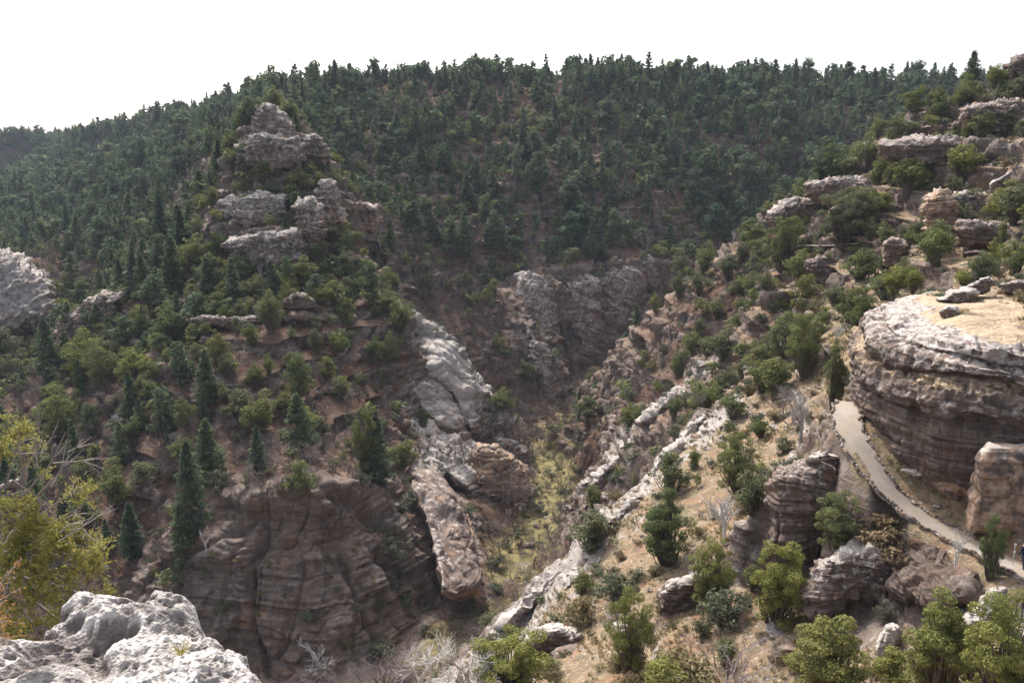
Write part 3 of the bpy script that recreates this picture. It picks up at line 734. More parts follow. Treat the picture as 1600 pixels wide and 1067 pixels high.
for i, (poly, Y, lab) in enumerate([
    ([(780,985),(800,955),(845,915),(885,880),(905,862),(915,878),(890,912),(850,945),(815,975)], 76, "longest white bare-rock rib above the dead trees, lowest on the right slope"),
    ([(872,900),(915,862),(950,850),(948,872),(905,905),(880,925)], 73, "pitted white rib just above the lowest one on the right slope"),
    ([(925,835),(965,800),(1000,770),(1012,776),(985,808),(945,842)], 88, "white rock rib left of the round dark juniper on the right slope"),
    ([(1000,760),(1030,715),(1062,688),(1072,696),(1050,735),(1015,772)], 93, "white rib rising past the round dark juniper on the right slope"),
    ([(1060,690),(1082,660),(1102,650),(1098,672),(1075,700)], 101, "highest of the white ribs above the round juniper"),
    ([(910,800),(918,762),(945,725),(985,690),(1000,694),(968,740),(935,780)], 138, "grey bedded rib along the canyon's right rim behind the white ribs"),
    ([(1000,660),(1040,625),(1072,606),(1076,618),(1040,650),(1010,672)], 140, "pale rib higher on the canyon's right rim, above bare brush"),
    ]):
    outcrop("rock_rib", lab, "rock rib", poly, Y, 3.2 if Y < 120 else 6, 0.5, .85 if Y < 120 else .5, .05, .8 if Y < 120 else 1.4, .35 if Y < 120 else .7, group="pale rock ribs edging the right slope", seed=50 + i, ptop=.8, near=Y < 120, nth=260, nph=120, tilt=.5, fit=True, prot=.25)
# gorge back wall
for i, (poly, Y, lab) in enumerate([
    ([(800,470),(812,436),(850,424),(880,430),(886,470),(880,520),(862,545),(838,520),(815,500)], 272, "left bulging cliff of the shaded wall at the back of the gorge"),
    ([(880,432),(915,424),(935,436),(942,500),(930,570),(905,575),(888,520)], 274, "middle cliff of the shaded wall at the back of the gorge"),
    ([(935,440),(950,415),(985,406),(1002,418),(1008,460),(985,505),(962,535),(942,500)], 277, "domed layered cliff, right part of the wall at the back of the gorge"),
    ([(1000,420),(1012,402),(1026,404),(1034,425),(1028,452),(1012,462)], 283, "narrow rounded cliff at the right end of the gorge's back wall"),
    ([(818,500),(838,520),(862,560),(880,600),(882,622),(860,628),(838,600),(822,560)], 250, "grey buttress reaching down to the canyon floor in the gorge"),
    ]):
    outcrop("gorge_cliff", lab, "gorge cliff", poly, Y, 9, 0.25, .28, .05, 2.2, 1.2, group="cliffs of the wall at the back of the gorge", seed=60 + i, ptop=.6, tilt=.35, crack=1.4, fit=True, prot=.3)

# ------------------------------------------------------------------ the big cliff beside the path
def make_knob():
    outl = catmull([(25.9,57.2),(25.9,53.8),(26.4,50.6),(27.6,48.2),(29.8,46.6),(34,45.6),(42,45),(55,47),(62,58),(52,72),(40,74),(32.5,71),(28.4,64)], 70)
    cen = np.array([40.0, 60.0])
    prof = [(-23,-1.4),(-21,-1.5),(-19.6,-1.3),(-18.4,-.55),(-17.2,-.1),(-15.6,.12),(-14.35,.05),(-14.2,-.25),(-14.0,-.3),(-13.85,.25),(-13.3,.5),(-12.7,.3),(-12.35,-.15),(-12.2,-.7),(-11.9,-.9),(-11.5,-.85),(-11.35,-.45),(-11.0,-.4),(-10.6,-.7),(-10.5,-1.1),(-10.3,-1.15),(-10.15,-.95),(-9.8,-1.2),(-9.4,-1.8),(-9.15,-2.7),(-9.0,-4.0),(-8.9,-6.0),(-8.85,-9.0),(-8.85,-12.0)]
    prof = np.array(prof)
    s = np.r_[0, np.cumsum(np.hypot(np.diff(prof[:, 0]), np.diff(prof[:, 1])))]
    t = np.linspace(0, s[-1], 420)
    pz, po = np.interp(t, s, prof[:, 0]), np.interp(t, s, prof[:, 1])
    dv = outl - cen; L = np.linalg.norm(dv, axis=1, keepdims=True); dirs = dv / L
    rad_ = np.maximum(L[:, 0][None, :] + po[:, None] * np.where(po[:, None] < -.9, 1.15 + 1.1 * np.clip(-dirs[:, 0], 0, 1)[None] * sstep(-12, -9.5, pz)[:, None], 1.15), 1.0)
    Xg = cen[0] + dirs[:, 0][None] * rad_; Yg = cen[1] + dirs[:, 1][None] * rad_
    Zg = np.repeat(pz[:, None], len(outl), 1)
    Zg = Zg + fbm(Xg, Yg, 0 * Xg, 9, 3) * 0.7 * sstep(-21, -17, Zg) + 0.05 * (Xg - 26) * sstep(-20, -14, Zg) * 0
    V = np.stack([Xg, Yg, Zg], -1)
    n = np.cross(np.roll(V, -1, 1) - np.roll(V, 1, 1), np.gradient(V, axis=0)); n /= np.maximum(np.linalg.norm(n, axis=-1, keepdims=True), 1e-9)
    if n[100, :, :2].reshape(-1, 2).dot(np.array([0, 0])).any() or (n[200, :, 0] * dirs[:, 0] + n[200, :, 1] * dirs[:, 1]).mean() < 0: n = -n
    wz = Zg + fbm(Xg, Yg, Zg, 6, 3) * .5
    d = strata(wz, .75, 5) * .14 + strata(wz, .24, 6) * .07 + (blocks(Xg, Yg, wz, 1.5, 2.4, 4) * .30 + blocks(Xg, Yg, wz, .5, .9, 7) * .14) * (1 - sstep(-9.6, -9.1, Zg)) - .35 * cracks(Xg, Yg, Zg * .3, 7) * sstep(-9.3, -12, Zg) + fbm(Xg, Yg, Zg, 2.2, 5) * .42 + fbm(Xg, Yg, Zg, 6, 2) * .5
    rub = sstep(-12.9, -12.3, Zg) * (1 - sstep(-11.6, -11.2, Zg))
    d = d + rub * np.abs(fbm(Xg, Yg, Zg, .7, 3)) * .9
    V = V + n * d[..., None]
    V[..., 2] += 0
    me = mesh_np("cliff", V.reshape(-1, 3), gridfaces(len(t), len(outl), True), [MAT_ROCK_NEAR])
    p = .04 + .14 * sstep(-10.9, -9.8, Zg) + .36 * sstep(-13.9, -13.4, Zg) * (1 - sstep(-12.9, -12.5, Zg)) + .4 * sstep(-11.5, -11.2, Zg)
    addattr(me, "p", np.clip(p, 0, 1)); addattr(me, "o", np.clip(.05 + .95 * (1 - sstep(-20, -17.6, Zg)) + .25 * rub, 0, 1))
    addattr(me, "t", sstep(-1.2, -3.2, np.repeat(po[:, None], len(outl), 1)) * .9 + .5 * rub)
    return tag(link("cliff", me), "massive layered cliff with pale rounded rims overhanging the paved path", "cliff")
make_knob()

# ------------------------------------------------------------------ paved path
Np = NT("paving", 0.9)
pn = Np.noise(1.3, 5, 0.6); pn2 = Np.noise(14, 4, 0.6)
pn3 = Np.noise(.45, 5, .7)
pcx = Np.mix(Np.ramp(pn2, [(0.3, 0.0), (0.7, 0.5)]), Np.ramp(pn, [(0.3, (.240, .206, .178)), (0.7, (.340, .302, .262))]), (.170, .142, .118))
pcx = Np.mix(Np.ramp(pn3, [(0.50, 0.0), (0.62, .6)]), pcx, (.300, .230, .160))
MAT_PATH = Np.out(pcx, Np.bump(pn2, 0.02, 0.5))
def strip(name, C, w, up=0.1, thick=0.25):
    C = catmull(C, 16, closed=False)
    T = np.gradient(C, axis=0); Nn = np.stack([T[:, 1], -T[:, 0], 0 * T[:, 0]], 1); Nn /= np.linalg.norm(Nn, axis=1, keepdims=True)
    k = np.arange(len(C))
    wl = w / 2 * (1 + .10 * np.sin(k * .9) + .06 * np.sin(k * 2.3)); wr = w / 2 * (1 + .10 * np.sin(k * .7 + 2) + .05 * np.sin(k * 2.9))
    A = C - Nn * wl[:, None]; B = C + Nn * wr[:, None]
    A[:, 2] += up; B[:, 2] += up
    rows = np.stack([A - [0, 0, thick], A, (A + B) / 2 + [0, 0, .02], B, B - [0, 0, thick]], 1)
    return link(name, mesh_np(name, rows.reshape(-1, 3), gridfaces(len(C), 5), [MAT_PATH], smooth=False)), A, B
pth, EA, EB = strip("path", [at(*p) for p in PATHC], 2.0)
tag(pth, kind="structure")
pth2, _, _ = strip("path", [at(1558,930,40), at(1590,966,38.2), at(1635,1000,36.6)], 1.9, up=.14)
tag(pth2, kind="structure")
ft = [hit(x, y) for x, y in [(1236,386),(1262,384),(1290,384),(1318,383),(1345,380)]]
if all(ft):
    o_, _, _ = strip("path", [tuple(p) for p in ft], 1.6, up=.15); tag(o_, kind="structure")

def stone(rs, n=9):
    """lumpy angular stone, unit size"""
    th = np.linspace(0, 2 * np.pi, n, endpoint=False); rows = []
    for ph, r in ((-1.0, .45), (-.5, .85), (0.1, 1.0), (.6, .8), (1.0, .35)):
        rows.append(np.stack([np.cos(th) * r, np.sin(th) * r, np.full(n, ph * .7)], 1))
    V = np.concatenate(rows); V = V * (1 + .28 * (rs.rand(len(V), 1) - .5)) + (rs.rand(len(V), 3) - .5) * .12
    V[:, 0] *= 1 + .5 * rs.rand(); V[:, 2] *= .6 + .4 * rs.rand()
    F = gridfaces(5, n, True)
    V = np.vstack([V, [[0, 0, -.7]], [[0, 0, .72 * V[-1, 2] / max(V[-1, 2], 1e-3)]]])
    V[-1, 2] = V[-n - 2:-2, 2].mean() + .08; V[-2, 2] = V[:n, 2].mean()
    a = len(V) - 2
    cap = [[a, (i + 1) % n, i, i] for i in range(n)] + [[a + 1, 4 * n + i, 4 * n + (i + 1) % n, 4 * n + (i + 1) % n] for i in range(n)]
    tri = np.vstack([F[:, [0, 1, 2]], F[:, [0, 2, 3]], np.array(cap)[:, :3]])
    return V, tri
rs_ = np.random.RandomState(3)
STONES = [stone(rs_) for _ in range(6)]
def rotz(a):
    c, s = math.cos(a), math.sin(a); return np.array([[c, -s, 0], [s, c, 0], [0, 0, 1]])
def merge_inst(temps, insts):
    """temps: [(V,F,mi)], insts: [(k,pos,rotz,scale,attr)] -> V,F,mi,attr"""
    Vs, Fs, Ms, As = [], [], [], []; off = 0
    for k, p, a, s, v in insts:
        V, F, M = temps[k]
        W_ = (V * s) @ rotz(a).T + np.array(p)
        Vs.append(W_); Fs.append(F + off); Ms.append(M); As.append(np.full(len(V), v)); off += len(V)
    return np.concatenate(Vs), np.concatenate(Fs), np.concatenate(Ms), np.concatenate(As)
ST = [(V, F, np.zeros(len(F), int)) for V, F in STONES]
def edging(E, label):
    """one continuous low kerb of mortared rough stones"""
    d = np.r_[0, np.cumsum(np.linalg.norm(np.diff(E, axis=0), axis=1))]
    sN = np.arange(0, d[-1], .05); P = np.stack([np.interp(sN, d, E[:, i]) for i in range(3)], 1)
    T = np.gradient(P, axis=0); Nn = np.stack([T[:, 1], -T[:, 0], 0 * T[:, 0]], 1); Nn /= np.linalg.norm(Nn, axis=1, keepdims=True)
    u = sN / .33 + .8 * vnoise(sN * .9, 0 * sN, 0 * sN); i_ = np.floor(u); f_ = u - i_
    hh = .09 + .09 * (LAT[i_.astype(int) & 63, 5, 5] * .5 + .5); hh = hh * np.clip(np.sin(np.pi * f_) * 2.2, .25, 1)
    wd = .10 + .05 * LAT[i_.astype(int) & 63, 9, 2]; sh = .05 * LAT[i_.astype(int) & 63, 2, 7]
    prof = [(-1, -.25), (-1, .55), (-.55, 1), (.55, 1), (1, .55), (1, -.25)]
    rows = np.stack([P + Nn * (sh + a_ * wd)[:, None] + np.stack([0 * hh, 0 * hh, c_ * hh], 1) for a_, c_ in prof], 1)
    rows += (rs_.rand(*rows.shape) - .5) * .02
    me = mesh_np("stone_edging", rows.reshape(-1, 3), gridfaces(len(P), 6), [MAT_ROCK_NEAR], smooth=False); n_ = rows.shape[0] * 6
    addattr(me, "p", np.full(n_, .42)); addattr(me, "o", np.full(n_, .40)); addattr(me, "t", np.full(n_, .3))
    tag(link("stone_edging", me), label, "stone edging")
edging(EA, "low pale stone edging along the drop side of the paved path")
edging(EB, "low tan stone edging along the cliff side of the paved path")

# ------------------------------------------------------------------ foreground rock
def worley(x, y, s, seed):
    x = x / s + seed * 7.3; y = y / s + seed * 3.1
    xi = np.floor(x).astype(np.int32); yi = np.floor(y).astype(np.int32)
    best = np.full(x.shape, 9.0); rad2 = np.zeros(x.shape)
    for dx in (-1, 0, 1):
        for dy in (-1, 0, 1):
            a, b = (xi + dx) & 63, (yi + dy) & 63
            jx = LAT[a, b, seed & 63] * .4 + .5; jy = LAT[a, b, (seed + 9) & 63] * .4 + .5; rr_ = LAT[a, b, (seed + 20) & 63] * .5 + .5
            d = np.hypot(x - (xi + dx + jx), y - (yi + dy + jy)) / (.28 + .42 * rr_)
            best = np.minimum(best, d)
    return best
def sdist(X, Y, P):
    P = np.asarray(P, float); D = np.full(X.shape, 1e9); ins = np.zeros(X.shape, bool)
    for i in range(len(P)):
        p, q = P[i], P[(i + 1) % len(P)]; d = q - p
        t = np.clip(((X - p[0]) * d[0] + (Y - p[1]) * d[1]) / (d @ d), 0, 1)
        D = np.minimum(D, np.hypot(X - p[0] - t * d[0], Y - p[1] - t * d[1]))
        c = ((p[1] > Y) != (q[1] > Y)) & (X < (q[0] - p[0]) * (Y - p[1]) / ((q[1] - p[1]) or 1e-9) + p[0])
        ins ^= c
    return np.where(ins, -D, D)
def make_fore():
    u = np.linspace(-2.75, -.55, 760); v = np.linspace(1.7, 3.75, 700)
    X, Y = np.meshgrid(u, v, indexing='ij')
    Pm = catmull([at(418,1075,2.52)[:2], at(392,1020,2.72)[:2], at(368,985,2.86)[:2], at(338,955,2.98)[:2], at(308,930,3.1)[:2], at(288,906,3.26)[:2], at(262,900,3.34)[:2], at(212,905,3.36)[:2], at(155,899,3.38)[:2], at(96,913,3.28)[:2], at(84,940,3.14)[:2], at(60,958,3.04)[:2], at(20,985,2.92)[:2], (-2.6,2.75), (-2.9,1.4), (-.3,1.4), (-.55,2.0)], 6)
    wx = fbm(X, Y, 0 * X, .35, 4) * .05; wy = fbm(X, Y, 0 * X + 5, .35, 4) * .05
    sd = sdist(X + wx, Y + wy, Pm)
    tgt = np.where(True, 0, 0)
    base = -1.70 + .03 * np.sin(X * 2.1 + 1) + fbm(X, Y, 0 * X + 2, .55, 3) * .10
    # lower lobe at the front right, split off by a dark groove
    lobe = catmull([at(190,1085,2.42)[:2], at(245,1050,2.52)[:2], at(300,1030,2.6)[:2], at(338,1008,2.68)[:2], at(372,1010,2.7)[:2], at(430,1075,2.5)[:2], (-.6,2.2), (-1.2,2.0)], 6)
    sl = sdist(X + wx, Y + wy, lobe)
    base = base + .075 * sstep(.03, -.05, sl) - .06 * np.exp(-((sl - .025) / .03) ** 2)
    # raised back hump
    hump = catmull([at(90,925,3.15)[:2], at(155,905,3.3)[:2], at(262,905,3.3)[:2], at(300,935,3.05)[:2], at(230,950,2.98)[:2], at(150,955,2.98)[:2]], 6)
    sh = sdist(X + wx * 2, Y + wy * 2, hump)
    base = base + .055 * sstep(.06, -.05, sh)
    z = base - .035 * sstep(-.22, 0, sd) - np.where(sd > 0, 2.2 * sd ** .8, 0) * 1.0
    z = z - .05 * sstep(-.08, .02, sd)
    def bowls(sc, seed, wob=.35):
        w = worley(X + fbm(X, Y, 0 * X + seed, sc * 1.5, 2) * sc * wob, Y + fbm(X, Y, 0 * X + seed + 4, sc * 1.5, 2) * sc * wob, sc, seed)
        return np.clip(w, 0, 1.0) ** 1.6 - 1
    b1, b2, b3 = bowls(.17, 1), bowls(.062, 2), bowls(.026, 3)
    reg = sstep(-.35, .15, fbm(X, Y, 0 * X + 7, .32, 2)); reg2 = sstep(-.3, .2, fbm(X, Y, 0 * X + 17, .22, 2)); reg3 = sstep(-.2, .25, fbm(X, Y, 0 * X + 27, .16, 3))
    pit = .060 * b1 * (.2 + .8 * reg) + .030 * b2 * (.15 + .85 * reg2) + .011 * b3 * (.15 + .85 * reg3)
    z = z + pit + fbm(X, Y, 0 * X + 3, .14, 6, .68) * .026 - .006 * np.abs(fbm(X, Y, 0 * X + 55, .02, 3, .7)) - .07 * sstep(.12, .5, fbm(X, Y, 0 * X + 77, .28, 3))
    pit_tone = np.clip(.5 * -b1 * reg + .55 * -b2 * reg2 + .45 * -b3 * reg3 + .5 * sstep(.1, .45, fbm(X, Y, 0 * X + 77, .28, 3)), 0, 1)  # tone mask: darker with the depth of the pits and broad dents
    V = np.stack([X + fbm(X, Y, z, .15, 3) * .02, Y + fbm(X, Y, z + 3, .15, 3) * .02, z], -1)
    N = NT("pitted_limestone", 0.9)
    n1 = N.noise(5, 6, 0.65); n2 = N.noise(38, 4, 0.7)
    c = N.ramp(n1, [(0.32, (.130, .115, .110)), (0.46, (.330, .305, .285)), (0.56, (.560, .530, .500)), (0.68, (.680, .660, .630))])
    c = N.mix(N.ramp(N.noise(22, 5, .75), [(0.34, .6), (0.46, 0.0)]), c, (.250, .225, .205))
    c = N.mix(N.ramp(N.noise(60, 4, .8), [(0.32, .6), (0.42, 0.0)]), c, (.150, .130, .120))
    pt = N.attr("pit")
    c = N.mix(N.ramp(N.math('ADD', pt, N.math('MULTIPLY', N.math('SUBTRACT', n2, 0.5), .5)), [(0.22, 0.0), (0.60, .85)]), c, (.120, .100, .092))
    c = N.mix(N.ramp(n2, [(0.60, 0.0), (0.72, .5)]), c, (.110, .100, .095))
    c = N.mix(N.ramp(N.noise(9, 4, .6), [(0.63, 0.0), (0.72, .55)]), c, (.360, .260, .150))
    m = N.out(c, N.bump(N.math('ADD', n2, N.math('MULTIPLY', N.voro(70), .9)), .009, .9))
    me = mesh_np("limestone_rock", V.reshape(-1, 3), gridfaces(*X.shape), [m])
    addattr(me, "pit", pit_tone)
    tag(link("limestone_rock", me), "pitted white limestone rock filling the bottom left corner", "rock")
make_fore()

# ------------------------------------------------------------------ visitors
def flat(name, c, rough=.8):
    N = NT(name, rough); N.b.inputs["Base Color"].default_value = tuple(c) + (1,); return N.m
SKIN = flat("skin", (.42, .25, .18)); NAVY = flat("navy_cloth", (.02, .022, .05)); JEANS = flat("grey_trousers", (.06, .065, .085)); SHOE = flat("shoe_leather", (.03, .025, .02)); HAIRM = flat("hair", (.03, .02, .015)); PLUM = flat("plum_cloth", (.045, .02, .05)); METAL = flat("galvanised_metal", (.45, .45, .44), .5); WHITE = flat("white_paint", (.75, .75, .73), .6)
def skin_body(name, verts, edges, radii, root, mats, matf):
    me = bpy.data.meshes.new(name); me.from_pydata(verts, edges, []); me.update()
    o = bpy.data.objects.new(name, me); col.objects.link(o)
    md = o.modifiers.new("Skin", 'SKIN'); md.use_smooth_shade = True
    sv = me.skin_vertices[0].data if me.skin_vertices else None
    if sv is None:
        bpy.context.view_layer.objects.active = o
        me.skin_vertices_add() if hasattr(me, "skin_vertices_add") else None
        sv = me.skin_vertices[0].data
    for i, r in enumerate(radii): sv[i].radius = (r, r) if not hasattr(r, '__len__') else r
    sv[root].use_root = True
    s2 = o.modifiers.new("Sub", 'SUBSURF'); s2.levels = 1; s2.render_levels = 2
    dg = bpy.context.evaluated_depsgraph_get()
    me2 = bpy.data.meshes.new_from_object(o.evaluated_get(dg))
    o.modifiers.clear(); o.data = me2; me2.name = name
    for m in mats: me2.materials.append(m)
    for p in me2.polygons: p.material_index = matf(p.center); p.use_smooth = True
    return o
def person(loc, rz, label, coat, head_tilt=0.0):
    root = bpy.data.objects.new("person", None); col.objects.link(root); root.location = loc; root.rotation_euler = (0, 0, rz)
    tag(root, label, "person", "visitors on the path")
    Vv = [(0,0,.95),(0,0,1.12),(0,.01,1.32),(0,.01,1.46),(0,.0,1.52),(0,-.01,1.60),(0,-.02,1.68),
          (-.10,0,.90),(-.12,-.05,.50),(-.12,.04,.10),(-.12,-.10,.04),
          (.10,0,.90),(.12,.10,.52),(.12,.16,.12),(.12,.03,.06),
          (-.19,.01,1.42),(-.25,.03,1.15),(-.24,-.10,.93),(-.23,-.15,.86),
          (.19,.01,1.42),(.26,.0,1.15),(.25,-.12,.94),(.24,-.17,.87)]
    E = [(0,1),(1,2),(2,3),(3,4),(4,5),(5,6),(0,7),(7,8),(8,9),(9,10),(0,11),(11,12),(12,13),(13,14),(3,15),(15,16),(16,17),(17,18),(3,19),(19,20),(20,21),(21,22)]
    Rr = [.15,.13,.16,.11,.055,.085,.085,.10,.07,.045,.045,.10,.07,.045,.045,.07,.05,.038,.03,.07,.05,.038,.03]
    base = len(Vv)
    for s in (-1, 1):        # five fingers, curled
        h = 18 if s < 0 else 22; hx, hy, hz = Vv[h]
        for k in range(4):
            f1 = (hx - .0 + (k - 1.5) * .004, hy - .03 + k * .018, hz - .055); f2 = (f1[0] - s * .01, f1[1] - .008, f1[2] - .03 + .004 * k)
            Vv += [f1, f2]; Rr += [.009, .008]; E += [(h, len(Vv) - 2), (len(Vv) - 2, len(Vv) - 1)]
        t1 = (hx - s * .01, hy - .035, hz - .02); Vv.append(t1); Rr.append(.011); E.append((h, len(Vv) - 1))
    def mf(c):
        if c.z > 1.47: return 0
        if c.z < .10: return 3
        if c.z < .93 and abs(c.x) < .2: return 2
        if c.z < .91: return 0
        return 1
    body = skin_body("body", Vv, E, Rr, 0, [SKIN, coat, JEANS, SHOE], mf); body.parent = root
    # head features
    th = np.linspace(0, 2 * np.pi, 20, endpoint=False); rows = []
    for ph in np.linspace(-.5, np.pi / 2 - .01, 10):
        rows.append(np.stack([.098 * np.cos(ph) * np.cos(th), .11 * np.cos(ph) * np.sin(th) + .02 + (ph < 0) * .01, 1.665 + .11 * np.sin(ph) + 0 * th], 1))
    V = np.concatenate(rows); V[:, 1] = np.where((V[:, 1] < -.03) & (V[:, 2] < 1.67), -.03, V[:, 1])
    h = link("hair", mesh_np("hair", V, gridfaces(10, 20, True), [HAIRM]), root)
    return root
p1 = at(1597, 893, 41.7)
EDGE_P1 = ground_z(p1[0], p1[1])
person((p1[0], p1[1], p1[2] + .1), rad(200), "walker in a dark navy jacket on the path at the right edge", NAVY)
p2 = at(1598, 972, 37.9)
person((p2[0], p2[1], p2[2] + .14), rad(160), "walker in a dark plum jacket, lower and nearer on the path", PLUM)
pp = at(1580, 902, 42.2); rt = bpy.data.objects.new("trail_post", None); col.objects.link(rt); rt.location = (pp[0], pp[1], ground_z(pp[0], pp[1]))
tag(rt, "slim metal trail post with white plates beside the walkers", "post")
def tube(P, R, n=6, cap=True):
    P = np.asarray(P, float); R = np.broadcast_to(np.asarray(R, float), (len(P),))
    T = np.gradient(P, axis=0); T /= np.maximum(np.linalg.norm(T, axis=1, keepdims=True), 1e-9)
    up = np.array([0, 0, 1.0]) if abs(T[:, 2]).mean() < .8 else np.array([1.0, 0, 0])
    A = np.cross(T, up); A /= np.maximum(np.linalg.norm(A, axis=1, keepdims=True), 1e-9); B = np.cross(T, A)
    th = np.linspace(0, 2 * np.pi, n, endpoint=False)
    V = P[:, None] + R[:, None, None] * (A[:, None] * np.cos(th)[None, :, None] + B[:, None] * np.sin(th)[None, :, None])
    return V.reshape(-1, 3), gridfaces(len(P), n, True)
V, F = tube([(0, 0, -.2), (0, 0, .8), (.01, 0, 1.45), (.01, 0, 1.5)], [.025, .025, .025, .015], 8)
link("pole", mesh_np("pole", V, F, [METAL]), rt)
for zz in (1.42, .98):
    bx = np.array([(x, y, z) for z in (-.07, .07) for y in (-.012, .012) for x in (-.05, .05)]) + [0, -.035, zz]
    link("plate", mesh_np("plate", bx, np.array([(0,1,3,2),(4,6,7,5),(0,4,5,1),(2,3,7,6),(0,2,6,4),(1,5,7,3)]), [WHITE], smooth=False), rt)
# ------------------------------------------------------------------ plants: materials
def leaf_mat(name, cols, trans=.25):
    N = NT(name, 0.8); N.b.inputs["Specular IOR Level"].default_value = .12
    oi = N.n.new("ShaderNodeObjectInfo"); g = N.n.new("ShaderNodeNewGeometry")
    v = N.math('FRACT', N.math('ADD', N.attr("v"), oi.outputs["Random"]))
    isl = g.outputs["Random Per Island"]
    f = N.math('ADD', N.math('MULTIPLY', v, .62), N.math('MULTIPLY', isl, .38))
    c = N.ramp(f, [(i / (len(cols) - 1) * .8 + .1, x) for i, x in enumerate(cols)])
    tr = N.n.new("ShaderNodeBsdfTranslucent"); mx = N.n.new("ShaderNodeMixShader")
    N.l.new(c, tr.inputs["Color"]); mx.inputs[0].default_value = trans
    N.l.new(c, N.b.inputs["Base Color"]); N.l.new(N.b.outputs[0], mx.inputs[1]); N.l.new(tr.outputs[0], mx.inputs[2])
    N.l.new(mx.outputs[0], N.n["Material Output"].inputs["Surface"])
    return N.m
def bark_mat(name, a, b):
    N = NT(name, 0.95); oi = N.n.new("ShaderNodeObjectInfo")
    c = N.ramp(N.math('ADD', N.math('MULTIPLY', N.noise(3.0, 4, .6), .6), N.math('MULTIPLY', oi.outputs["Random"], .4)), [(0.25, a), (0.7, b)])
    return N.out(c)
M_CON = leaf_mat("conifer_needles", [(.044, .076, .052), (.074, .120, .064), (.150, .175, .074), (.060, .098, .078), (.110, .132, .062)], .32)
M_JUN = leaf_mat("juniper_foliage", [(.085, .116, .052), (.130, .158, .060), (.195, .200, .064), (.100, .126, .080), (.155, .150, .070)], .3)
M_JUNY = leaf_mat("bright_pinyon_foliage", [(.165, .180, .055), (.225, .230, .062), (.140, .160, .060), (.210, .195, .060)])
M_GRY = leaf_mat("grey_green_foliage", [(.110, .125, .085), (.150, .160, .105), (.090, .105, .060), (.135, .125, .080)])
M_DRY = leaf_mat("dry_brush_leaves", [(.170, .130, .075), (.120, .110, .050), (.230, .180, .100), (.110, .075, .050)])
M_BARK = bark_mat("bark", (.060, .045, .036), (.150, .120, .100))
M_TWIG = bark_mat("bare_twigs", (.105, .080, .078), (.230, .190, .180))
M_DEAD = bark_mat("weathered_dead_wood", (.270, .252, .235), (.520, .500, .475))

# ------------------------------------------------------------------ plants: unit-height templates
def rand_unit(rs, n):
    v = rs.randn(n, 3); return v / np.linalg.norm(v, axis=1, keepdims=True)
def leafquads(rs, C, Nn, size, aspect=1.6, along=None):
    n = len(C)
    a = rand_unit(rs, n) if along is None else along + .45 * rand_unit(rs, n)
    t = np.cross(Nn, a); t /= np.maximum(np.linalg.norm(t, axis=1, keepdims=True), 1e-6)
    b = np.cross(Nn, t)
    s = np.asarray(size)[:, None] * .5 if np.ndim(size) else size * .5
    L = b * s * aspect; Wd = t * s
    V = np.stack([C - L, C + Wd * .9 - L * .1, C + L, C - Wd * .9 + L * .1], 1)
    F = np.arange(4 * n).reshape(n, 4)
    return V.reshape(-1, 3), F
def to_tri(V, F):
    return (V, F) if F.shape[1] == 3 else (V, np.vstack([F[:, [0, 1, 2]], F[:, [0, 2, 3]]]))
def cat(parts):
    Vs, Fs = [], []; o = 0
    for V, F in parts:
        V, F = to_tri(np.asarray(V), np.asarray(F)); Vs.append(V); Fs.append(F + o); o += len(V)
    return np.concatenate(Vs), np.concatenate(Fs)

def conifer(seed, nbr, nq, ls, width=.2, base=.10, open_=0.0):
    rs = np.random.RandomState(seed)
    bend = rs.randn(2) * .012
    tz = np.linspace(-.06, .99, 7); tp = np.stack([bend[0] * np.sin(tz * 3), bend[1] * np.sin(tz * 2.4), tz], 1)
    trunk = [tube(tp, .019 * (1.05 - tz) + .002, 5)]
    C, Nn, AL, S = [], [], [], []
    for i in range(nbr):
        t = base + (1 - base) * ((i + rs.rand()) / nbr) ** .95
        if t > .985 or rs.rand() < open_ * .5: continue
        az = i * 2.4 + rs.rand() * .9
        prof = (1 - t) ** .8 * min(1, .45 + (t - base) * 3.2)
        L = width * prof * (.62 + .55 * rs.rand()) + .012
        dr = -.25 + .75 * t + .2 * rs.randn()
        d = np.array([math.cos(az), math.sin(az), dr * .6])
        p0 = np.array([bend[0] * math.sin(t * 3), bend[1] * math.sin(t * 2.4), t])
        if nq >= 8: trunk.append(tube([p0, p0 + d * L * .7], [.004, .0015], 3))
        s = rs.rand(nq) ** .7 * (1 - .25 * open_) + .25 * open_
        sp = (s * .35 + .06) * L
        side = np.array([-math.sin(az), math.cos(az), 0])
        c = p0 + s[:, None] * L * d + (rs.rand(nq, 1) - .5) * 2 * sp[:, None] * side
        c[:, 2] += rs.randn(nq) * .010 - .05 * s * s * L * 2 + rs.randn(nq) * open_ * .02
        C.append(c); AL.append(np.repeat(d[None], nq, 0)); S.append(ls * (.7 + .6 * rs.rand(nq)) * (.55 + .6 * (1 - t)))
        Nn.append(np.array([0, 0, 1.0]) + rs.randn(nq, 3) * .6 + d * .35)
    C = np.concatenate(C); Nn = np.concatenate(Nn); Nn /= np.linalg.norm(Nn, axis=1, keepdims=True)
    return cat(trunk), cat([leafquads(rs, C, Nn, np.concatenate(S), 1.8, np.concatenate(AL))])
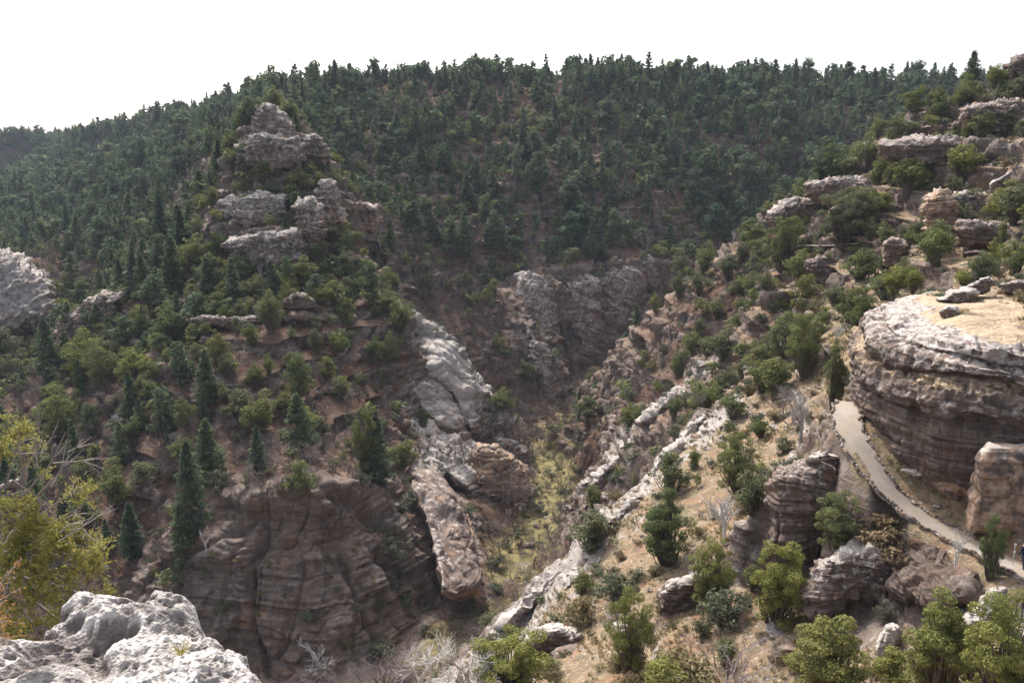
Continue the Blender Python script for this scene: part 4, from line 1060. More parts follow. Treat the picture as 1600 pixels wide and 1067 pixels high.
def roundtree(seed, ncl, nq, ls, rx=.42, rz=.44, cz=.56, cr=.15, top=0.0, twigs=True):
    rs = np.random.RandomState(seed)
    wood = []; C, Nn = [], []
    stems = 1 + rs.randint(3)
    cl = []
    for i in range(ncl):
        d = rand_unit(rs, 1)[0]; r = rs.rand() ** .45
        p = d * r * np.array([rx, rx, rz]) * (.8 + .35 * rs.rand())
        if top: p[:2] *= 1 - top * max(0, p[2]) / rz
        p[2] += cz
        if p[2] < .14: p[2] = .14 + rs.rand() * .1
        cl.append(p)
    for i, p in enumerate(cl):
        R = cr * (.55 + .8 * rs.rand())
        k = max(3, int(nq * (R / cr) ** 2))
        dd = rand_unit(rs, k); rr_ = R * (.55 + .5 * rs.rand(k)) ** .6
        c = p + dd * rr_[:, None] * np.array([1, 1, .72])
        C.append(c); n = dd + rs.randn(k, 3) * .7 + np.array([0, 0, .35]); Nn.append(n)
        if twigs:
            st = rs.randint(stems); a = st * 2.1
            b0 = np.array([math.cos(a) * .015 * stems, math.sin(a) * .015 * stems, -.04])
            mid = b0 * .3 + p * .45 + np.array([0, 0, -.04]) + rs.randn(3) * .03
            wood.append(tube([b0, mid, p], [.012, .009, .003], 4))
    wood.append(tube([(0, 0, -.08), (.01, 0, .15), (rs.randn() * .03, 0, .45)], [.032, .024, .012], 6))
    C = np.concatenate(C); C[:, 2] = np.maximum(C[:, 2], .03); Nn = np.concatenate(Nn); Nn /= np.linalg.norm(Nn, axis=1, keepdims=True)
    S = ls * (.65 + .7 * rs.rand(len(C)))
    return cat(wood), cat([leafquads(rs, C, Nn, S, 2.1)])
def baretree(seed, levels, kids, th, spread=.6, stems=3, n=3):
    rs = np.random.RandomState(seed); parts = []
    def grow(p, d, L, r, lv):
        p1 = p + d * L * .5 + rs.randn(3) * L * .06; p2 = p + d * L + rs.randn(3) * L * .1
        parts.append(tube([p, p1, p2], [r, r * .8, r * .55], n))
        if lv <= 0: return
        for _ in range(kids):
            nd = d + rs.randn(3) * spread + np.array([0, 0, .12]); nd /= np.linalg.norm(nd)
            s = .35 + .65 * rs.rand()
            grow(p + d * L * s, nd, L * (.5 + .3 * rs.rand()), r * .55, lv - 1)
    for s in range(stems):
        d = np.array([rs.randn() * .28 * (stems > 1), rs.randn() * .28 * (stems > 1), 1.0]); d /= np.linalg.norm(d)
        grow(np.array([rs.randn() * .02, rs.randn() * .02, -.05]), d, .42, th, levels)
    V, F = cat(parts); h = np.percentile(V[:, 2], 99.5); V = V / h
    return V, F

print("templates")
E0 = (np.zeros((0, 3)), np.zeros((0, 3), int))
TPL = {}
def addt(key, lst): TPL[key] = lst
addt(("con", 0), [conifer(10 + i, 36, 6, .100, .22 + .045 * (i % 4), .05 + .05 * (i % 2), .3 * (i % 3 == 2)) for i in range(8)] + [roundtree(16 + i, 12, 12, .10, .24, .42, .56, .14, .75, False) for i in range(4)])
addt(("con", 1), [conifer(20 + i, 90, 14, .052, .25 + .035 * (i % 3), .05 + .05 * (i % 2), .4 * (i % 3 == 2)) for i in range(5)] + [roundtree(26 + i, 34, 30, .05, .25, .44, .55, .12, .6) for i in range(3)])
addt(("con", 2), [conifer(30 + i, 170, 34, .028, .26 + .02 * i, .06, .2 * i) for i in range(3)])
addt(("jun", 0), [roundtree(40 + i, 16, 13, .085, .36, .43, .56, .15, .5 * (i % 2), False) for i in range(6)])
addt(("jun", 1), [roundtree(50 + i, 44, 70, .028, .36 - .04 * (i % 3), .44, .56, .115, .6 * (i % 2)) for i in range(7)])
addt(("jun", 2), [roundtree(60 + i, 78, 250, .0118, .35 - .05 * (i % 3), .47, .56, .074, .6 * (i % 2)) for i in range(6)])
addt(("shr", 0), [roundtree(70 + i, 12, 14, .12, .60, .40, .46, .22, 0, False) for i in range(4)])
addt(("shr", 1), [roundtree(80 + i, 34, 44, .046, .60, .40, .48, .16) for i in range(4)])
addt(("bar", 0), [(baretree(90 + i, 2, 4, .016, .65, 3), E0) for i in range(5)])
addt(("bar", 1), [(baretree(100 + i, 3, 4, .014, .6, 3), E0) for i in range(5)])
addt(("bar", 2), [(baretree(110 + i, 4, 4, .014, .55, 2), E0) for i in range(3)])
addt(("dea", 1), [(baretree(120 + i, 3, 4, .028, .55, 1 + i % 2, 4), E0) for i in range(4)])
addt(("dea", 2), [(baretree(130 + i, 4, 4, .026, .62, 1 + i % 2, 4), E0) for i in range(3)])
KM = {"con": (M_BARK, M_CON), "jun": (M_BARK, M_JUN), "juy": (M_BARK, M_JUNY), "shr": (M_BARK, M_GRY), "dry": (M_TWIG, M_DRY), "bar": (M_TWIG, M_TWIG), "dea": (M_DEAD, M_DEAD)}
BASEK = {"juy": "jun", "dry": "shr"}
MC = {}
def part_mesh(kind, lod, i, which):
    key = (kind, lod, i, which)
    if key not in MC:
        w, f = TPL[(BASEK.get(kind, kind), lod)][i]
        if which == 2:
            V, F = cat([w, f]) if len(f[0]) else w
            MC[key] = mesh_np(NAMES[kind][0], V, F, list(KM[kind]), np.r_[np.zeros(len(w[1]), int), np.ones(len(F) - len(w[1]), int)], smooth=False)
        else:
            V, F = (w, f)[which]
            MC[key] = mesh_np(("trunk", "crown")[which], V, F, [KM[kind][which]], smooth=False)
    return MC[key]
NAMES = {"con": ("conifer_tree", "conifer"), "jun": ("juniper_tree", "juniper"), "juy": ("pinyon_tree", "pinyon pine"), "shr": ("shrub", "shrub"), "dry": ("dry_bush", "dry bush"), "bar": ("bare_tree", "bare tree"), "dea": ("dead_tree", "dead tree")}
WIDTH = {}
def plant(kind, lod, i, loc, h, rz, label, group, wide=1.0, parts=True):
    tl = TPL[(BASEK.get(kind, kind), lod)]; i = i % len(tl)
    nm, ct = NAMES[kind]
    if parts and len(tl[i][1][0]):
        o = link(nm, None, None, loc)
        link("trunk", part_mesh(kind, lod, i, 0), o); link("crown", part_mesh(kind, lod, i, 1), o)
    else:
        o = link(nm, part_mesh(kind, lod, i, 2), None, loc)
    o.rotation_euler = (0, 0, rz); o.scale = (h * wide, h * wide, h)
    return tag(o, label, ct, group)
# ------------------------------------------------------------------ plants: the ones that can be told apart
def lod_for(px): return 0 if px < 26 else (1 if px < 85 else 2)
prs = random.Random(11)
placed = []            # (x, y, radius)
# px, base row, height in px, kind, width factor, label
NOTABLE = [
 (1046,768,68,"jun",1.15,"round very dark green juniper standing alone on the pale right slope"),
 (1040,880,118,"jun",.95,"tall open grey-green pinyon left of the grassy clearing on the right slope"),
 (1112,950,108,"juy",.95,"upright green juniper in front of the grassy clearing"),
 (1212,975,128,"juy",1.05,"broad leaning green juniper against the foot of the dark buttress"),
 (985,1062,140,"juy",.75,"bright yellow-green pinyon with an open crown at the bottom centre"),
 (800,1090,115,"juy",1.3,"dense yellow-green pinyon beside the dead trees at the bottom edge"),
 (1290,1100,150,"juy",1.3,"spreading pinyon with visible limbs at the bottom edge, left of two others"),
 (1462,1095,180,"juy",.95,"tall sparse pinyon at the bottom right with a thin forked trunk"),
 (1560,1110,185,"juy",.95,"bright green pinyon in the bottom right corner"),
 (1395,1075,70,"juy",1.1,"small bushy pinyon between the tall sparse one and the white rock nub"),
 (1545,905,100,"jun",.55,"narrow dark pair-stemmed tree beside the path near the walkers"),
 (1310,860,90,"jun",1.25,"grey-green shrubby tree growing on the shoulder below the path"),
 (1385,865,75,"dry",1.3,"olive bush spilling over the rock shoulder under the path"),
 (1177,800,75,"jun",1.05,"conical green juniper just left of the dark buttress"),
 (1150,770,90,"jun",1.1,"blue-green juniper behind the conical one on the right slope"),
 (925,862,66,"jun",1.4,"green spreading tree above the lowest white rock ribs"),
 (905,975,52,"dry",1.2,"olive bush under the white ribs at the bottom centre"),
 (960,935,55,"shr",1.1,"grey-green bush between the pinyon and the white ribs"),
 (1130,975,70,"shr",1.0,"silvery small tree in front of the upright green juniper"),
 (1302,640,105,"jun",.55,"slender juniper beside the head of the paved path"),
 (1255,590,95,"jun",.95,"large blue-green fir-like tree left of the slender juniper"),
 (1225,560,70,"jun",.9,"dark juniper on the left flank of the large blue-green tree"),
 (1210,625,70,"jun",1.1,"rounded green juniper in the cluster left of the path's head"),
 (1345,530,85,"jun",.8,"tall dark juniper just behind the big cliff's flat top"),
 (1325,505,55,"jun",.9,"small dark juniper up-left of the cliff's flat top"),
 (1160,560,28,"jun",1.3,"small bright round bush on a boulder, middle of the right slope"),
 (1130,565,60,"jun",1.15,"open-crowned juniper with dark limbs above bare brush on the right slope"),
 (1255,492,65,"juy",1.0,"yellow-green juniper on the right slope under the short dark ledge"),
 (1248,442,56,"jun",1.1,"dark rounded juniper below the far trail"),
 (1225,425,90,"jun",.85,"tall pale-green tree before the left end of the second cliff band"),
 (1322,385,95,"jun",1.1,"wide grey-green tree in front of the right slope's second cliff band"),
 (1290,290,70,"con",1.1,"pointed green tree on the skyline ledge of the right slope"),
 (1305,292,62,"jun",1.0,"dark tree beside the pointed one on the upper ledge"),
 (1355,268,55,"jun",1.3,"rounded grey-green tree high on the right slope's wooded bench"),
 (1418,312,65,"jun",1.2,"dense tree above the middle dark cliff of the right slope"),
 (1505,290,65,"juy",1.15,"broad umbrella-shaped juniper near the tilted pale slab"),
 (1580,330,50,"jun",1.3,"dark juniper just below the tilted pale slab"),
 (1408,222,42,"jun",1.3,"dark juniper at the left end of the long cliff band"),
 (1572,158,34,"jun",1.3,"round juniper just under the dark summit block"),
 (1345,440,55,"jun",1.3,"pale green spreading tree left of the capped stone pillar"),
 (1170,382,42,"jun",1.3,"rounded juniper on the crest where the right slope meets the far forest"),
 (1100,430,50,"jun",.9,"pointed small juniper low on the right slope's crest"),
 (1060,440,48,"jun",.8,"last small juniper on the right crest above the gorge"),
 (1120,500,38,"jun",1.1,"dark round bush in the brushy bowl of the right slope"),
 (920,655,38,"jun",1.2,"bright green tree among bare brush at the foot of the far pale rib"),
 (820,592,34,"jun",1.1,"dark tree at the brushy foot of the gorge's left wall"),
 (590,755,115,"con",1.0,"dark fir on the edge of the pale slab, middle of the promontory"),
 (572,740,100,"jun",.6,"olive tree leaning beside the dark fir on the promontory"),
 (650,795,40,"shr",1.0,"small grey-green shrub on the rim right of the dark fir"),
 (470,775,60,"jun",1.0,"blue-green shrubby tree amid bare brush above the lower cliff"),
 (300,830,145,"con",.85,"tallest dark fir on the brown lower left slope"),
 (183,795,84,"jun",.85,"dark oval fir beside the yellow foreground tree"),
 (210,868,88,"con",1.1,"dark pointed fir below the oval one, lower left"),
 (285,862,80,"con",1.1,"dark pointed fir standing under the tallest one, lower left"),
 (284,915,46,"con",1.0,"small dark fir just above the pitted foreground rock"),
 (258,690,82,"con",1.0,"dark green fir alone on the brown leaf-covered slope"),
 (292,672,55,"jun",.8,"grey-green juniper right of the fir on the brown slope"),
 (210,600,62,"juy",1.35,"spreading yellow-green pinyon with a dark short trunk on the left"),
 (130,600,80,"juy",1.0,"yellow-green pinyon nearest the left side canyon"),
 (160,605,70,"jun",.9,"olive pinyon between the two spreading ones on the left"),
 (95,690,82,"jun",.9,"dull green juniper above the yellow foreground tree"),
 (405,680,68,"jun",1.1,"rounded grey-green juniper on the brown slope under the ledges"),
 (465,625,75,"jun",.75,"tall green juniper right of the promontory's brown slope"),
 (340,578,65,"juy",.8,"pinyon with a layered crown at the top of the brown slope"),
 (270,535,60,"jun",1.1,"blue-green juniper clump at the upper edge of the brown slope"),
 (425,520,70,"jun",.85,"green juniper beside the blocky ledge on the promontory"),
 (118,470,75,"con",1.2,"layered conifer standing in the gap of the left side canyon"),
 (212,468,82,"con",1.1,"tall conifer left of the pointed pair below the spur"),
 (272,462,92,"con",1.1,"bright green pointed conifer on the left flank of the spur"),
 (282,392,72,"con",1.0,"sharp green conifer under the far forest, left flank of the spur"),
 (255,388,90,"con",.8,"narrow dark conifer left of the sharp green one"),
 (310,430,60,"jun",1.1,"olive tree on the left shoulder of the lowest tier"),
 (470,305,45,"jun",1.3,"olive bush on the ledge between the spur's cliff tiers"),
 (412,282,30,"jun",1.6,"flat olive bush on top of the pale middle tier"),
 (545,400,50,"jun",1.0,"olive juniper at the canyon-side foot of the spur"),
 (580,470,60,"con",.9,"green conifer on the promontory behind its bleached crest"),
 (628,520,55,"jun",1.0,"dark juniper touching the bleached crest of the promontory"),
 (725,405,68,"con",.9,"green conifer pair above the gorge's left brush"),
 (705,400,60,"con",1.0,"dark conifer next to the green pair above the gorge"),
 (610,400,60,"con",.9,"tall dark conifer at the foot of the far slope, right of the spur"),
 (430,178,42,"jun",.9,"olive tree crowning the summit of the spur"),
 (706,310,48,"con",.6,"slender bright green conifer in the middle of the far slope"),
 (0,580,70,"jun",1.2,"blue-green juniper at the left edge of the photo"),
 (40,700,60,"jun",1.2,"dull juniper behind the top of the yellow foreground tree"),
 (1460,420,60,"jun",1.2,"olive juniper below the peach-coloured overhang"),
 (1530,440,50,"jun",1.3,"spreading juniper behind the slab pile on the cliff top"),
 (1588,430,60,"jun",1.2,"dark juniper at the right edge above the cliff top"),
 (1395,470,55,"juy",1.1,"yellow-green juniper at the left of the cliff top's slab pile"),
 (1575,210,40,"jun",1.2,"juniper under the rough upper cliff at the right edge"),
 (1130,845,70,"dea",.8,"small charred snag on the grassy clearing left of the buttress"),
 (1250,690,85,"dea",1.0,"dead grey tree with fine bare limbs left of the path's head"),
 (1235,660,60,"bar",1.2,"leafless grey shrub behind the dead tree near the path"),
 (1492,905,85,"dea",.55,"straight dead snag rising from fallen branches below the path"),
 (655,1100,115,"dea",1.2,"silvery dead tree at the bottom edge left of the white curved one"),
 (730,1110,120,"dea",1.2,"white curved dead tree at the bottom edge beside the pinyon"),
 (600,1095,80,"bar",1.6,"leafless shrub left of the silvery dead trees at the bottom"),
 (1130,1080,95,"bar",1.5,"grey leafless thicket at the bottom between two pinyons"),
 (1440,905,55,"bar",1.6,"tangled leafless shrub right of the rust-stained rock steps"),
 (1470,935,50,"dea",1.5,"heap of bleached fallen branches below the dead snag"),
 (800,800,70,"bar",1.4,"large leafless shrub at the canyon floor by the tall buttress"),
 (710,590+150,60,"bar",1.3,"leafless shrub under the middle slabs of the promontory"),
 (770,905,45,"bar",.8,"small leafless tree right of the orange-scarred buttress"),
]
for (px, py, hp, kind, wide, lab) in NOTABLE:
    q = hit(px, min(py, 1066)) if py <= 1066 else hit(px, py)
    if q is None: print("miss", px, py); continue
    f = proj(np.array(q))[2]
    h = hp * float(f) / FPX * 1.06
    if py < 200 and q.y > 330 and px > 1300: continue
    lod = max(1, lod_for(hp))
    if kind in ("shr", "dry"): lod = 1
    if kind == "dea" : lod = max(1, min(2, lod))
    nt = len(TPL[(BASEK.get(kind, kind), lod)])
    plant(kind, lod, prs.randrange(nt), (q.x, q.y, q.z - .05 * h), h, prs.random() * 6.28, lab, None, wide)
    placed.append((q.x, q.y, h * .3, px, py, hp))
PLA = np.array(placed)
print("notable", len(placed))

# ------------------------------------------------------------------ plants: the rest
rs5 = np.random.RandomState(5)
cand = {k: [] for k in ("con", "jun", "juy", "shr", "dry", "bar", "dea")}
def scatter(kind, cell, x0, x1, y0, y1, dens, hfun, minf=0, maxf=9999):
    xs = np.arange(x0, x1, cell); ys = np.arange(y0, y1, cell)
    Xc, Yc = np.meshgrid(xs, ys); Xc = Xc.ravel() + rs5.rand(Xc.size) * cell; Yc = Yc.ravel() + rs5.rand(Yc.size) * cell
    W_ = lookup(Xc, Yc)
    pxx, pyy, ff = proj(np.stack([Xc, Yc, W_[:, 0]], 1))
    m = (pxx > -110) & (pxx < 1710) & (pyy > 60) & (pyy < 1150) & (ff > minf) & (ff < maxf)
    m &= rs5.rand(len(Xc)) < dens(W_, Xc, Yc, pxx, pyy)
    for x, y, px, py, fz in zip(Xc[m], Yc[m], pxx[m], pyy[m], ff[m]):
        r = BVH.ray_cast(Vector((x, y, 300)), Vector((0, 0, -1)))
        if r[0] is None: continue
        h = hfun(fz)
        if abs(r[1].z) < .45 and kind in ("con", "jun", "juy"): continue
        z = r[0].z
        px2, py2, _ = proj((x, y, z)); hpx = h * FPX / fz
        if len(PLA):
            dd = (PLA[:, 0] - x) ** 2 + (PLA[:, 1] - y) ** 2
            if (dd < (PLA[:, 2] * .8 + h * .15) ** 2).any(): continue
        # nothing may grow on the path
        if 15 < x < 45 and 30 < y < 62:
            dpp = np.hypot(pc[:, 0] - x, pc[:, 1] - y).min()
            if dpp < 2.6 + h * .35: continue
            if 23 < x and 46 < y and x - 23 > (57 - y) * -.2: continue
        top = Vector((x, y, z + h * .85)); d = top.normalized(); L = top.length
        hh = BVH.ray_cast(Vector((0, 0, 0)), d, L - 1.0)
        if hh[0] is not None: continue
        cand[kind].append((hpx, x, y, z - .04 * h, h, px2, py2))
def kz(px, py, boxes): return any(a <= px <= c and b <= py <= d for a, b, c, d in boxes)
nz = lambda x, y, s, o=0: vnoise(x / s + o, y / s, 0 * x)
tall = lambda f: min(15, max(3.0, 7.4 * math.exp(rs5.randn() * .36))) * (1.15 if f > 420 else 1)
small = lambda f: min(5.5, max(1.6, 3.5 * math.exp(rs5.randn() * .28)))
scatter("con", 3.6, -650, 420, 170, 1000, lambda W_, x, y, px, py: np.clip(W_[:, 5], 0, 1) ** 1.2 * (.60 + .36 * (px > 900) + .20 * (px < 420)) * (.8 + .5 * nz(x, y, 30)) * (W_[:, 1] < .8), tall)
scatter("jun", 3.8, -420, 420, 95, 460, lambda W_, x, y, px, py: np.clip(W_[:, 6], 0, 1) ** .8 * .85 * (.8 + .6 * nz(x, y, 18, 3)), lambda f: small(f) * (1.25 if f > 150 else 1))
scatter("jun", 4.6, -300, 330, 245, 460, lambda W_, x, y, px, py: np.where(W_[:, 1] < .8, .30, 0) * (px > 430), lambda f: small(f) * 1.15)
scatter("juy", 6.0, -200, 200, 95, 240, lambda W_, x, y, px, py: np.clip(W_[:, 6], 0, 1) * .25, small)
scatter("jun", 3.4, -20, 60, 36, 95, lambda W_, x, y, px, py: np.clip(W_[:, 6], 0, 1) * .28 * (px > 830), lambda f: .8 * small(f) * .75)
scatter("juy", 4.0, -20, 60, 30, 90, lambda W_, x, y, px, py: np.clip(W_[:, 6], 0, 1) * .16 * (px > 830), lambda f: small(f) * .6)
scatter("jun", 4.6, -220, -5, 125, 260, lambda W_, x, y, px, py: np.clip(W_[:, 6] + .15, 0, 1) * .34 * (px < 640), lambda f: 1.1 * small(f) + .6)
scatter("juy", 7.5, -220, -5, 125, 260, lambda W_, x, y, px, py: np.clip(W_[:, 6] + .15, 0, 1) * .30 * (px < 560), lambda f: 1.1 * small(f) + .6)
scatter("con", 8, -200, -20, 120, 240, lambda W_, x, y, px, py: .34 * (px < 480) + 0 * px, lambda f: 6 + 5 * rs5.rand())
scatter("bar", 2.2, -260, 200, 80, 320, lambda W_, x, y, px, py: np.clip(W_[:, 7], 0, 1) * np.where(W_[:, 1] > .75, .35, .85), lambda f: 2.6 * math.exp(rs5.randn() * .3) * (1.2 if f > 200 else 1))
scatter("con", 6.0, -300, 330, 395, 520, lambda W_, x, y, px, py: np.where((py < 150) & (px > 380), .28, .0) * (.6 + nz(x, y, 14, 4)), lambda f: 10 + 4.5 * rs5.rand())
scatter("bar", 6.5, -200, 300, 250, 440, lambda W_, x, y, px, py: .45 + 0 * px, lambda f: 4.5 * math.exp(rs5.randn() * .3))
scatter("bar", 3.6, -20, 60, 34, 90, lambda W_, x, y, px, py: .10 + 0 * px, lambda f: 1.5 * math.exp(rs5.randn() * .3))
scatter("dry", 2.6, -30, 110, 34, 175, lambda W_, x, y, px, py: np.clip(W_[:, 2], 0, 1) * .60 * (.8 + .8 * nz(x, y, 9)), lambda f: .75 * math.exp(rs5.randn() * .35))
scatter("dry", 2.9, -180, 200, 105, 320, lambda W_, x, y, px, py: .30 + 0 * px, lambda f: 1.1 * math.exp(rs5.randn() * .35))
scatter("shr", 2.8, -30, 110, 34, 175, lambda W_, x, y, px, py: (np.clip(W_[:, 2], 0, 1) * .42 + .08) * (.8 + .8 * nz(x, y, 7, 5)), lambda f: .95 * math.exp(rs5.randn() * .35))
scatter("shr", 3.6, -180, 200, 105, 330, lambda W_, x, y, px, py: .34 + 0 * px, lambda f: 1.5 * math.exp(rs5.randn() * .35))
scatter("dea", 13, -150, 100, 45, 240, lambda W_, x, y, px, py: .30 + 0 * px, lambda f: (1.6 if f < 110 else 2.8) * math.exp(rs5.randn() * .3))
scatter("bar", 1.3, 14, 34, 36, 50, lambda W_, x, y, px, py: np.where((px > 1380) & (py > 850) & (py < 980), .6, 0), lambda f: .9 * math.exp(rs5.randn() * .4))
scatter("dea", 1.8, 14, 34, 36, 50, lambda W_, x, y, px, py: np.where((px > 1400) & (py > 850) & (py < 960), .35, 0), lambda f: .8 * math.exp(rs5.randn() * .4))
for k in cand: print(k, len(cand[k]))

LMK = [(418,166,"the spur's summit tier"),(400,325,"the spur's pale middle tier"),(425,395,"the spur's lowest tier"),(520,325,"the spur's square warm tier"),(40,450,"the ribbed rock dome"),(110,520,"the double-headed outcrop"),(210,515,"the dark rock rib"),
 (360,505,"the undercut ledge"),(470,478,"the small blocky ledge"),(600,720,"the dark fir on the slab"),(710,570,"the bleached nose"),(700,690,"the long pale slab"),(715,860,"the orange-scarred buttress"),(780,735,"the red-brown rock hump"),(870,700,"the yellow canyon floor"),(780,930,"the canyon floor's near bend"),
 (840,470,"the gorge's left bulging cliff"),(970,460,"the gorge's domed cliff"),(850,590,"the gorge's grey buttress"),(700,460,"the brushy hollow left of the gorge"),(706,300,"the slender bright conifer"),(600,240,"the thin woods right of the spur"),(760,220,"the far slope's upper middle"),(900,300,"the far slope's centre"),(940,210,"the far slope's upper centre"),(700,120,"the highest skyline pines"),(560,130,"the skyline pines right of the spur"),(880,120,"the middle skyline"),(1050,115,"the skyline's level stretch"),(1200,120,"the right skyline"),(1380,125,"the skyline's right end"),(1100,220,"the dense upper forest"),(1250,200,"the thickest right forest"),(1080,320,"the forest above the gorge"),(1180,300,"the forest beside the right crest"),
 (300,170,"the sloping left skyline"),(150,205,"the low left skyline"),(60,280,"the bluish far ridge"),(130,320,"the left forest's shaded middle"),(260,290,"the forest left of the spur"),(280,400,"the sharp green conifer"),(118,440,"the layered conifer in the gap"),(250,640,"the lone fir on the brown slope"),(380,620,"the leaf-covered brown slope"),(430,760,"the lower cliff's rim"),(480,920,"the lower cliff face"),(200,760,"the dark oval fir"),(60,640,"the yellow foreground juniper"),(290,800,"the tallest dark fir"),(560,580,"the stony shoulder above the slab"),
 (1046,735,"the round dark juniper"),(850,930,"the lowest white rib"),(1000,720,"the upper white ribs"),(960,740,"the canyon's grey rim rib"),(1040,630,"the rib above the bare brush"),(985,1000,"the bright yellow-green pinyon"),(1112,900,"the upright green juniper"),(1140,860,"the charred snag"),(1212,920,"the leaning green juniper"),(1280,790,"the dark buttress"),(1350,900,"the rust-stained rock steps"),(1325,650,"the head of the paved path"),(1450,820,"the middle of the paved path"),(1460,600,"the overhanging big cliff"),(1540,490,"the big cliff's flat top"),(1255,550,"the blue-green fir-like tree"),(1160,540,"the bright round bush"),(1248,410,"the rounded juniper under the far trail"),(1260,340,"the arched alcove ledge"),(1310,300,"the knobbly orange-stained cliff"),(1360,345,"the cliff below the wooded bench"),(1470,238,"the long dark cliff band"),(1570,185,"the rough upper cliff"),(1600,110,"the summit block"),(1470,345,"the peach-coloured overhang"),(1400,395,"the capped stone pillar"),(1575,280,"the tilted pale slab"),(1560,370,"the broken low cliff"),(1290,380,"the far trail"),(1130,450,"the right slope's brushy bowl"),(1060,470,"the crest over the gorge"),(1000,560,"the far rib's brush"),(1180,650,"the pale grassy right slope"),(1300,1000,"the bottom pinyons"),(700,1040,"the white dead trees")]
def region(px, py, y):
    dd = [((a - px) ** 2 + 1.6 * (b - py) ** 2) ** .5 for a, b, _ in LMK]; i = int(np.argmin(dd)); a, b, nm = LMK[i]
    if dd[i] < 22: return "right at " + nm
    dx, dy = px - a, (py - b) * 1.3
    w = ("right of " if dx > 0 else "left of ") if abs(dx) > abs(dy) else ("below " if dy > 0 else "above ")
    return ("just " if dd[i] < 50 else "") + w + nm
ADJ = {"con": "dark green pointed conifer", "jun": "rounded grey-green juniper", "juy": "rounded yellow-green pinyon", "shr": "low grey-green shrub", "dry": "low olive-brown dry bush", "bar": "leafless greyish shrubby tree", "dea": "bleached dead tree without leaves"}
PLUR = {"con": "conifers", "jun": "junipers", "juy": "yellow-green pinyons", "shr": "grey-green shrubs", "dry": "dry bushes", "bar": "leafless shrubby trees", "dea": "dead trees"}
MASS = {"con": ("forest", "conifer_stand"), "jun": ("juniper_woodland",) * 2, "juy": ("pinyon_woodland",) * 2, "shr": ("undergrowth",) * 2, "dry": ("dry_undergrowth",) * 2, "bar": ("bare_brush",) * 2, "dea": ("dead_brush",) * 2}
LIM = {"con": 300, "jun": 300, "juy": 180, "shr": 150, "dry": 150, "bar": 260, "dea": 40}
nn = {k: sum(1 for n in NOTABLE if n[3] == k) for k in LIM}
for k, L in cand.items():
    L.sort(key=lambda t: -t[0])
    lim = LIM[k] - nn[k]
    for (hpx, x, y, z, h, px, py) in L[:lim]:
        lod = lod_for(hpx)
        if k in ("shr", "dry"): lod = 1 if hpx > 14 else 0
        if k == "dea": lod = 1
        sz = "large " if hpx > 60 else ("medium-sized " if hpx > 36 else ("small " if hpx > 20 else "tiny "))
        wdt = .8 + .5 * rs5.rand(); sz = sz + ("slim " if wdt < .95 else ("broad " if wdt > 1.17 else ""))
        rg = region(px, py, y)
        nt = len(TPL[(BASEK.get(k, k), lod)])
        plant(k, lod, rs5.randint(nt), (x, y, z), h, rs5.rand() * 6.28, sz + ADJ[k] + " " + rg, sz + PLUR[k] + " " + rg, wdt + (.05 if k != 'con' else 0), parts=hpx > 34)
    rest = L[lim:]
    if rest:
        lod0 = 1 if k == "dea" else 0
        tl = TPL[(BASEK.get(k, k), lod0)]; temps = []
        for w, f in tl:
            if len(f[0]):
                V, F = cat([w, f]); temps.append((V, F, np.r_[np.zeros(len(w[1]), int), np.ones(len(F) - len(w[1]), int)]))
            else: temps.append((w[0], w[1], np.zeros(len(w[1]), int)))
        temps = [(V * np.array([wd, wd, 1]), F, M) for (V, F, M) in temps for wd in (.85, 1.05, 1.25)]
        V, F, M, A = merge_inst(temps, [(rs5.randint(len(temps)), (x, y, z), rs5.rand() * 6.28, h, rs5.rand()) for (hpx, x, y, z, h, px, py) in rest])
        me = mesh_np(MASS[k][0], V, F, list(KM[k]), M, smooth=False); addattr(me, "v", A)
        tag(link(MASS[k][0], me), kind="stuff")

# ------------------------------------------------------------------ loose stone, boulders, dry grass
def ground_pts(n, x0, x1, y0, y1, w, steepmax=.35):
    X_ = x0 + rs5.rand(n) * (x1 - x0); Y_ = y0 + rs5.rand(n) * (y1 - y0); W_ = lookup(X_, Y_)
    px, py, ff = proj(np.stack([X_, Y_, W_[:, 0]], 1))
    m = (px > -60) & (px < 1660) & (py < 1110) & (rs5.rand(n) < w(W_, X_, Y_))
    out = []
    for x, y in zip(X_[m], Y_[m]):
        r = BVH.ray_cast(Vector((x, y, 300)), Vector((0, 0, -1)))
        if r[0] is None or abs(r[1].z) < steepmax: continue
        if 18 < x < 42 and 32 < y < 60 and np.hypot(pc[:, 0] - x, pc[:, 1] - y).min() < 2.0: continue
        out.append((x, y, r[0].z))
    return out
rub = ground_pts(16000, -20, 110, 32, 170, lambda W_, x, y: (np.clip(W_[:, 2], 0, 1) * .35 + .2) * sstep(-.1, .35, nz(x, y, 6, 9)))
rub += ground_pts(9000, -120, 150, 110, 320, lambda W_, x, y: .35 * sstep(0, .4, nz(x, y, 12, 2)))
LOWS = []
rl = np.random.RandomState(8)
for i in range(6):
    V, F = stone(rl, 5); LOWS.append((V, F, np.zeros(len(F), int)))
V, F, M, A = merge_inst(LOWS, [(rs5.randint(6), p, rs5.rand() * 6, (.10 + .28 * rs5.rand() ** 3) * (1 if p[1] < 90 else 1.8), 0) for p in rub])
me = mesh_np("rubble", V, F, [MAT_ROCK_NEAR], smooth=False); addattr(me, "p", np.full(len(V), .45)); addattr(me, "o", np.full(len(V), .12)); tag(link("rubble", me), kind="stuff")
BM = []
for i in range(8):
    rr = np.random.RandomState(40 + i); V, F = stone(rr, 10)
    V[:, 2] *= .8; me = mesh_np("boulder", V, F, [MAT_ROCK_NEAR if i % 2 else MAT_ROCK], smooth=False)
    addattr(me, "p", np.full(len(V), .2 + .5 * rr.rand())); addattr(me, "o", np.full(len(V), .25 * rr.rand())); BM.append(me)
